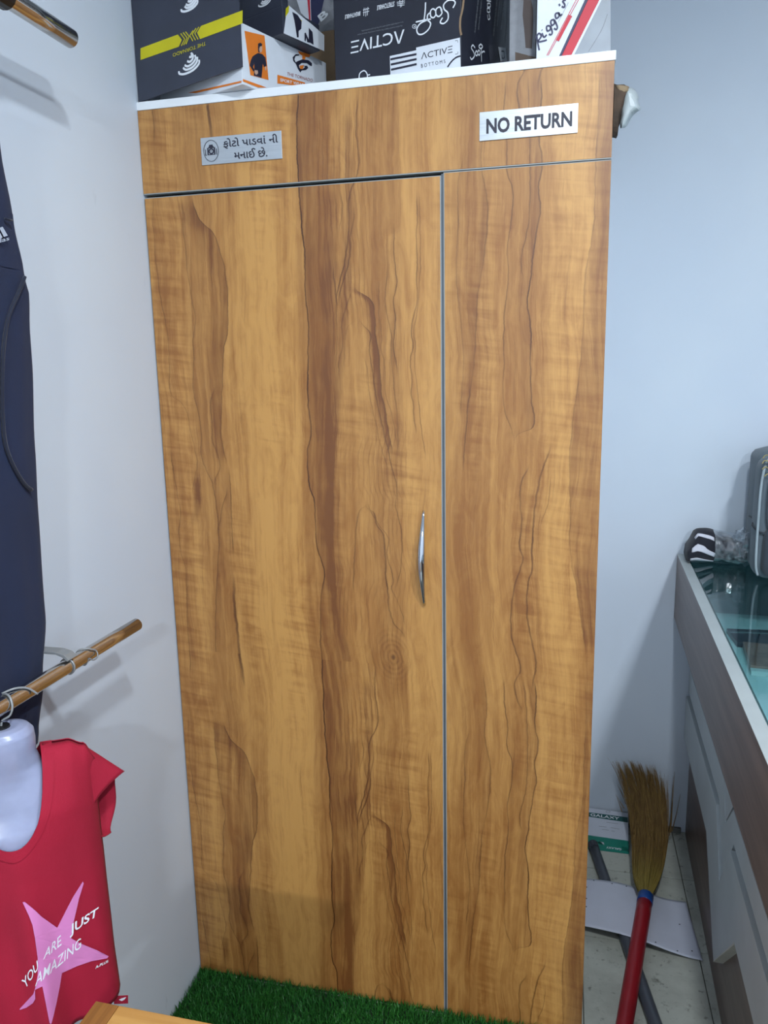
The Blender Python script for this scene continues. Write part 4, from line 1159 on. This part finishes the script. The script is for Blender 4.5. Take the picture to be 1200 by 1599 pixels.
# stepped grey boards, each with a V notch (distance along the counter, height)
def board(name, top, bot, x0=-0.016, x1=-0.003):
    pts = top + list(reversed(bot))
    C(MB().prism([(x0, -s, z) for s, z in pts], (x1 - x0, 0, 0)).build(name, GREYP, None, bevel=0.0006))
G1 = [(0.004, 0.584), (0.683, 0.586), (0.734, 0.503), (0.807, 0.584), (LN, 0.586)]
G2 = [(0.004, 0.497), (0.638, 0.498), (0.744, 0.363), (0.838, 0.508), (LN, 0.508)]
G3 = [(0.004, 0.346), (0.527, 0.345), (0.740, 0.140), (0.943, 0.357), (LN, 0.357)]
dn = lambda g, d: [(y, z - d) for y, z in g]
board('front_board', [(0.004, 0.749), (LN, 0.749)], dn(G1, -0.004))
board('front_board', dn(G1, 0.005), dn(G2, -0.007))
board('front_board', dn(G2, 0.008), G3, -0.022)
C(MB().prism([(-0.0223, -s, z) for s, z in [(0.738, 0.137), (0.943, 0.352), (0.943, 0.3575), (0.742, 0.1425)]], (0.0223, 0, 0)).build('cut_edge', CREAM, None))  # paler than the grey boards: light catching this edge is in its colour

# goods under the glass (top-level things lying in the counter)
def pack(name, x, y, w, d, h, m, label, rz=0.0):
    e = empty(name, (x, y, 0.7755), rz, label=label, cat='packet')
    rbox('sleeve', (-w / 2, -d / 2, 0), (w / 2, d / 2, h), m, e, 0.002)
    return e
DUSTYPINK = mat('dusty_pink_print', srgb(158, 112, 100), 0.4, var=0.15, scale=20)
TEALCARD = mat('dark_navy_card', srgb(34, 44, 58), 0.4)
p1 = pack('garment_packet', 1.445, 0.475, 0.155, 0.175, 0.018, DUSTYPINK, 'brownish pink packet lying under the glass top', -0.10)
rbox('header_card', (-0.0775, -0.110, 0.0), (-0.02, -0.0885, 0.012), mat('pale_card', srgb(206, 212, 210), 0.5), p1, 0)
MB().prism([(0.0, -0.06, 0.0182), (0.076, -0.085, 0.0182), (0.076, -0.03, 0.0182)], (0, 0, 0.0006)).build('corner_flash', mat('white_flash', srgb(220, 224, 222), 0.5), p1)
rbox('print_figure', (-0.01, -0.02, 0.0182), (0.03, 0.06, 0.0188), mat('orange_brown_print', srgb(186, 112, 74), 0.5), p1, 0)
p2 = pack('dark_packet', 1.475, 0.635, 0.230, 0.115, 0.014, TEALCARD, 'dark navy packet lying deeper under the glass behind the pink one', 0.06)
rbox('band', (-0.115, 0.02, 0.0142), (0.115, 0.03, 0.0148), mat('grey_card', srgb(110, 126, 130), 0.5), p2, 0)

# black garment with white stripes in a plastic pouch, on the counter
ZC = 0.9565
SB = empty('striped_garment', at(1100, 872, 2, ZC), label='folded black garment with white stripes in clear plastic on counter', cat='garment')
BLK = cloth('black_knit', srgb(22, 22, 34))
gx = at(1064, 868, 2, ZC).x
gy0 = 0.80
def roll(a, b):
    # lumpy folded bundle running along +x
    L = 0.160
    x = a * L
    t = 2 * math.pi * b
    taper = min(1.0, 0.55 + 3.2 * a) * (1.0 if a < 0.72 else 1.0 - 0.9 * (a - 0.72))
    h = (0.042 + 0.006 * math.sin(5 * a)) * taper
    y = 0.048 * math.cos(t) * (0.9 + 0.1 * math.sin(9 * a))
    z = h + h * math.copysign(abs(math.sin(t)) ** 0.7, math.sin(t))
    p = Vector((x, y, z))
    return p + noise.noise_vector(p * 30) * 0.0035
B0 = Vector((gx + 0.006, gy0, ZC + 0.003))
rm = MB().grid(lambda a, b: B0 + roll(a, b), 30, 28)
rm.f.append(tuple(range(0, 29 * 31, 31))); rm.f.append(tuple(range(30, 29 * 31, 31)))
keep(rm.build('bundle', BLK, None, smooth=True), SB)
def stripe(b0, a0, a1, sl, w):
    pts = []
    mb = MB()
    def fn(s, q):
        b = b0 + sl * s + w * q
        a = a0 + (a1 - a0) * s
        p = roll(a, b)
        c = Vector((p.x, 0, 0.042))
        return B0 + p + (p - c).normalized() * 0.0016
    return mb.grid(fn, 14, 4)
STW = cloth('white_knit', srgb(206, 204, 214), 0.03)
for b0, a0, a1 in ((0.56, 0.04, 0.46), (0.455, 0.06, 0.46), (0.335, 0.10, 0.44)):
    keep(stripe(b0, a0, a1, 0.075, 0.042).build('stripe', STW, None, smooth=True, thick=0.0008), SB)
def pouch(a, b):
    L = 0.090
    x = 0.070 + a * L
    t = 2 * math.pi * b
    h = 0.047 * (1 - 0.15 * a)
    p = Vector((x, 0.055 * math.cos(t), h * 0.98 + h * math.copysign(abs(math.sin(t)) ** 0.6, math.sin(t))))
    return p + noise.noise_vector(p * 45 + Vector((3, 1, 0))) * 0.006 * (0.3 + a)
keep(MB().grid(lambda a, b: B0 + pouch(a, b), 26, 36).build('plastic_pouch', FILM, None, smooth=False), SB)
def knot(a, b):
    t, f = 2 * math.pi * a, math.pi * b
    d = Vector((math.sin(f) * math.cos(t) * 0.026, math.sin(f) * math.sin(t) * 0.034, -math.cos(f) * 0.045))
    return B0 + Vector((0.146, -0.030, 0.058)) + d * (1 + 0.45 * noise.noise(d * 90)) + noise.noise_vector(d * 60) * 0.006
keep(MB().grid(knot, 30, 22, True).build('plastic_bunch', FILM, None, smooth=False), SB)

# grey rucksack at the right edge
bp = at(1170, 872, 2, ZC)
RX, RY = at(1169, 760, 1, 0.80).x, 0.70
FX = at(1187, 780, 1, 0.61).x
RK = empty('rucksack', (RX + 0.15, RY, ZC), label='slate grey rucksack with pale piping on the counter at right edge', cat='bag')
SLATE = cloth('slate_nylon', srgb(92, 102, 110))
SLATED = cloth('dark_slate_nylon', srgb(50, 56, 64))
def slab(x0, x1, y0, y1, z0, z1, r, bulge=0.0):
    def fn(a, b):
        t = 2 * math.pi * a
        e = 0.35
        cx, cy = (x0 + x1) / 2, (y0 + y1) / 2
        px, py = math.copysign(abs(math.cos(t)) ** e, math.cos(t)), math.copysign(abs(math.sin(t)) ** e, math.sin(t))
        z = z0 + (z1 - z0) * b
        k = 1.0
        top = (z1 - z) / r
        if top < 1: k = 0.72 + 0.28 * math.sqrt(max(0, 1 - (1 - top) ** 2))
        bot = (z - z0) / r
        if bot < 1: k = min(k, 0.80 + 0.20 * math.sqrt(max(0, 1 - (1 - bot) ** 2)))
        bz = bulge * math.sin(math.pi * b)
        return Vector((cx + px * (x1 - x0) / 2 * k, cy + py * ((y1 - y0) / 2 * k + bz), z))
    mb = MB().grid(fn, 44, 36, True)
    n0 = len(mb.v) - 44
    mb.f.append(tuple(range(44))); mb.f.append(tuple(range(n0, n0 + 44)))
    return mb
keep(slab(RX, RX + 0.27, RY - 0.01, RY + 0.13, ZC, ZC + 0.345, 0.03, 0.004).build('back_section', SLATE, None, smooth=True), RK)
keep(slab(FX, RX + 0.25, RY - 0.075, RY - 0.005, ZC, ZC + 0.335, 0.04, 0.01).build('front_section', SLATE, None, smooth=True), RK)
keep(slab(FX + 0.017, RX + 0.235, RY - 0.100, RY - 0.07, ZC + 0.01, ZC + 0.15, 0.03, 0.006).build('front_pocket', SLATED, None, smooth=True), RK)
PIPING = mat('pale_grey_piping', srgb(152, 162, 168), 0.6)
path = [(FX + 0.010, RY - 0.085, ZC + 0.012), (FX + 0.002, RY - 0.090, ZC + 0.05), (FX, RY - 0.092, ZC + 0.17), (FX + 0.002, RY - 0.090, ZC + 0.27), (FX + 0.014, RY - 0.083, ZC + 0.325), (FX + 0.04, RY - 0.07, ZC + 0.338)]
keep(MB().tube(smoothpath(path, 6), 0.0034, 8).build('piping', PIPING, None, smooth=True), RK)
keep(MB().tube(smoothpath([(RX - 0.001, RY + 0.06, ZC + 0.148), (RX - 0.001, RY - 0.004, ZC + 0.150), (FX - 0.004, RY - 0.050, ZC + 0.142), (FX + 0.014, RY - 0.088, ZC + 0.13), (FX + 0.09, RY - 0.091, ZC + 0.115)], 6), 0.0026, 6).build('seam', SLATED, None, smooth=True), RK)
keep(MB().tube(smoothpath([(FX + 0.030, RY - 0.088, ZC + 0.30), (FX + 0.020, RY - 0.092, ZC + 0.25), (FX + 0.021, RY - 0.092, ZC + 0.17), (FX + 0.03, RY - 0.090, ZC + 0.135)], 6), 0.0026, 6).build('seam', SLATED, None, smooth=True), RK)
GOLD = mat('dull_gold_print', srgb(160, 144, 96), 0.5, var=0.1, scale=40)
em = MB()
def R_(u, v): return at(u, v, 1, RY - 0.0935)
for ln in ([(1192, 716), (1196, 711), (1203, 712), (1208, 720)], [(1191, 724), (1195, 719), (1202, 722), (1206, 730)], [(1191, 733), (1196, 729), (1203, 733)], [(1194, 744), (1200, 740), (1206, 745)]):
    em.tube([R_(u, v) for u, v in smoothpath(ln, 4)], 0.0016, 6)
keep(em.build('gold_emblem', GOLD, None, smooth=True), RK)

# ------------------------------------------------------------------ things on the floor at right
# tag card against the wall
n_ = Vector((0, -0.052, 0.145)).normalized()
GP = Face((1.05, 0.745, 0.004), n_, (900, 1240, 10.909))
GC = empty('tag_card', (1.06, 0.75, 0.0), label='white and green printed tag card leaning at the foot of back wall', cat='card')
keep(MB().prism([GP.px(a, b, 0.0) for a, b in [(150, 222), (885, 325), (905, 1022), (150, 928)]], -n_ * 0.0022).build('card', mat('pale_card_stock', srgb(196, 200, 212), 0.5, var=0.02), None), GC)
GRN = mat('green_print', srgb(14, 122, 104), 0.5, var=0.04)
keep(decal('green_band', GP, [[(150, 300), (880, 396), (884, 484), (150, 372)]], mat('dark_teal_print', srgb(28, 84, 84), 0.5), None), GC)
keep(decal('green_band', GP, [[(150, 690), (896, 798), (905, 1022), (150, 928)]], GRN, None), GC)
keep(text_px('lettering', 'GALAXY', GP, [(245, 372), (735, 440), (742, 394), (248, 325)], WHITEINK, None, 0.02), GC)
keep(text_px('lettering', 'GALAXY', GP, [(775, 925), (515, 890), (512, 922), (772, 960)], WHITEINK, None, 0.02), GC)
keep(decal('emblem_patch', GP, [[(790, 895), (895, 910), (896, 978), (786, 962)], [(345, 815), (400, 805), (470, 825), (482, 865), (340, 838)], [(365, 858), (425, 868), (405, 884)]], WHITEINK, None), GC)
keep(strokes('emblem_ring', GP, [[(842 + 26 * math.cos(k), 938 + 22 * math.sin(k)) for k in [i * 0.63 for i in range(11)]]], 0.0016, GRN, None, 0.001), GC)
keep(strokes('small_print', GP, [[(390, 545), (520, 560)], [(590, 570), (740, 595)], [(440, 600), (560, 615)], [(520, 480), (720, 505)], [(600, 625), (660, 635)]], 0.0012, GREYINK, None, smooth=False), GC)
keep(strokes('punch_hole', GP, [[(545 + 36 * math.cos(k), 302 + 17 * math.sin(k)) for k in [i * 0.63 for i in range(11)]]], 0.0012, GREYINK, None), GC)

# dark pipe on the floor
pa, pb = Vector((1.012, 0.742, 0.0165)), Vector((1.172, -0.14, 0.0165))
PP = empty('floor_pipe', (pa + pb) / 2 - Vector((0, 0, 0.0165)), label='dark grey pipe lying on the floor under the white sheet', cat='pipe')
keep(MB().tube([pa.lerp(pb, k / 8) for k in range(9)], 0.0155, 16).build('tube', mat('dark_grey_plastic', srgb(76, 80, 88), 0.45, var=0.08), None, smooth=True), PP)
keep(MB().tube([pa, pa.lerp(pb, 0.03)], 0.0164, 16).build('end_cap', mat('darker_grey_plastic', srgb(60, 62, 70), 0.5), None, smooth=False), PP)

# white sheet over the pipe
SH = empty('paper_sheet', (1.13, 0.42, 0.0), label='white punched sheet draped over the floor pipe beside the wardrobe', cat='paper')
q4 = quad_map([at(910, 1448, 2, 0.02), at(1098, 1500, 2, 0.004), at(1072, 1408, 2, 0.004), at(912, 1376, 2, 0.02)])
pd = (pb - pa).normalized()
def sheet(a, b):
    p = q4(a, b)
    w = p - pa; w.z = 0
    dist = abs((w - pd * w.dot(pd)).length)
    side = (w - pd * w.dot(pd)).x
    k = min(1.0, max(0.0, (side - 0.012) / 0.16)); k = k * k * (3 - 2 * k)
    z = 0.0335 * (1 - k) + 0.0035 * k
    if side < -0.02: z -= 0.10 * (-0.02 - side)
    p.z = max(0.003, z) + 0.0012 * math.sin(a * 9 + b * 3)
    p.y -= 0.012 * math.sin(math.pi * a) * (1 - b)
    return p
keep(MB().grid(sheet, 36, 20).build('sheet', mat('white_sheet', srgb(206, 208, 222), 0.6, var=0.02), None, smooth=True, thick=0.0008), SH)
HOLE = mat('dark_grey_mark', srgb(60, 60, 70), 0.8)
for a, b in ((0.10, 0.97), (0.28, 0.95), (0.42, 0.96), (0.03, 0.80), (0.03, 0.55), (0.03, 0.38), (0.88, 0.55), (0.93, 0.12), (0.80, 0.05), (0.62, 0.06)):
    c = sheet(a, b) + Vector((0, 0, 0.0014))
    keep(MB().add([c + Vector((0.0022 * math.cos(k), 0.0022 * math.sin(k), 0)) for k in [i * math.pi / 4 for i in range(8)]], [tuple(range(8))]).build('punch_mark', HOLE, None), SH)

# broom
BR = empty('broom', (1.06, 0.05, 0.0), label='grass broom with red handle and blue collar leaning into back corner', cat='broom')
cA = Vector((1.1450, 0.45, 0.056))
cB = Vector((1.0600, 0.02, 0.034))
hdir = (cB - cA).normalized()
cE = cA + hdir * 0.62
cE.z = 0.0195
hpth = [cA.lerp(cE, k / 10) for k in range(11)]
RED = mat('red_plastic', srgb(150, 24, 34), 0.38, var=0.08, scale=6)
BLUE = mat('blue_plastic', srgb(24, 74, 150), 0.4, var=0.06)
keep(MB().tube(hpth, [0.0205 - 0.0015 * k / 10 for k in range(11)], 20).build('handle', RED, None, smooth=True), BR)
keep(MB().tube([cA - hdir * 0.018, cA - hdir * 0.016, cA + hdir * 0.012, cA + hdir * 0.016], [0.019, 0.0212, 0.0215, 0.0208], 20).build('collar', BLUE, None, smooth=True), BR)
def straw_material():
    m = bpy.data.materials.new('broom_straw')
    t = NT(m)
    geo = t.node('ShaderNodeNewGeometry').outputs['Position']
    sep = t.node('ShaderNodeSeparateXYZ'); t.link(geo, sep.inputs[0])
    v = t.vec(t.math('MULTIPLY', sep.outputs[0], 260.0), t.math('MULTIPLY', sep.outputs[1], 30.0), t.math('MULTIPLY', sep.outputs[2], 30.0))
    c = t.mix(t.rng(t.noise(v, 1.0, 3.0), 0.3, 0.7), srgb(112, 82, 40), srgb(134, 104, 52))
    c = t.mix(t.rng(sep.outputs[1], 0.66, 0.50, 0.0, 0.6), c, srgb(150, 134, 58))
    t.link(c, t.bsdf.inputs['Base Color'])
    t.bsdf.inputs['Roughness'].default_value = 0.6
    return m
STRAW = straw_material()
ctr = [Vector(p) for p in smoothpath([(1.1465, 0.458, 0.057), (1.153, 0.52, 0.060), (1.166, 0.60, 0.072), (1.178, 0.69, 0.106), (1.178, 0.765, 0.168), (1.168, 0.825, 0.222), (1.154, 0.862, 0.262)], 3)]
wid = [0.014, 0.020, 0.028, 0.036, 0.042, 0.046, 0.050, 0.052, 0.054, 0.057, 0.058, 0.060, 0.062, 0.065, 0.067, 0.070, 0.072, 0.074, 0.076]
n = len(ctr)
br = MB()
rb = random.Random(11)
NT_ = 13
tuft_c = [-1 + 2 * (k + 0.5) / NT_ + rb.uniform(-0.07, 0.07) for k in range(NT_)]
tuft_l = [1.03 - 0.10 * abs(math.sin(k * 2.3)) - 0.06 * max(0, c) - 0.20 * max(0, abs(c) - 0.75) for k, c in enumerate(tuft_c)]
for k in range(1700):
    s = rb.uniform(-1, 1)
    ti = min(range(NT_), key=lambda q: abs(tuft_c[q] - s))
    dpt = rb.uniform(-1, 1) * math.sqrt(max(0, 1 - s * s))
    away = abs(s - tuft_c[ti]) * NT_
    end = min(1.0, max(0.5, tuft_l[ti] - 0.09 * away + rb.uniform(-0.30, 0.03) * rb.random()))
    pts, rd = [], []
    stray = rb.gauss(0, 0.0045) + (rb.uniform(0.008, 0.026) * (1 if s > 0 else -1) if (abs(s) > 0.82 and rb.random() < 0.22) else 0)
    for i in range(10):
        f = end * i / 9
        kk = f * (n - 1); i0 = min(int(kk), n - 2); fr_ = kk - i0
        c = ctr[i0].lerp(ctr[i0 + 1], fr_)
        tang = (ctr[i0 + 1] - ctr[i0]).normalized()
        nor = Vector((1, 0, 0)).cross(tang)
        th = 0.014 * (1 - 0.35 * f) + 0.004 * math.sin(3.1 * f)
        g = max(0.0, (f - 0.45) / 0.55)
        se = s + (tuft_c[ti] - s) * 0.5 * g
        wd = wid[i0] + (wid[min(i0 + 1, len(wid) - 1)] - wid[i0]) * fr_
        sp = se * wd * 0.9 + stray * f ** 2.2 + 0.012 * g * g * (-0.4 + 0.8 * math.sin(ti * 1.7)) - 0.006 * g
        p = c + Vector((1, 0, 0)) * sp + nor * (dpt * th)
        p.y = min(p.y, YB - 0.016)
        p.z = max(p.z, 0.004)
        pts.append(p); rd.append(0.0013 * (1 - 0.85 * (i / 9)))
    br.tube(pts, rd, 3, caps=False)
o = keep(br.build('bristles', STRAW, None, smooth=True), BR)
o['kind'] = 'stuff'
st = MB()
for (u0, v0, u1, v1) in ((1046, 1300, 1054, 1205), (1048, 1300, 1052, 1212), (1046, 1305, 1051, 1225), (1050, 1298, 1063, 1240), (975, 1262, 963, 1242), (978, 1255, 966, 1228), (982, 1250, 965, 1216), (972, 1268, 962, 1240), (985, 1262, 965, 1226)):
    a, b = at(u0, v0, 1, 0.80), at(u1, v1, 1, 0.872)
    st.tube([a, a.lerp(b, 0.5) + Vector((0.001, -0.003, 0)), b], [0.0018, 0.0012, 0.0004], 4, caps=False)
keep(st.build('stray_bristles', STRAW, None, smooth=True), BR)['kind'] = 'stuff'
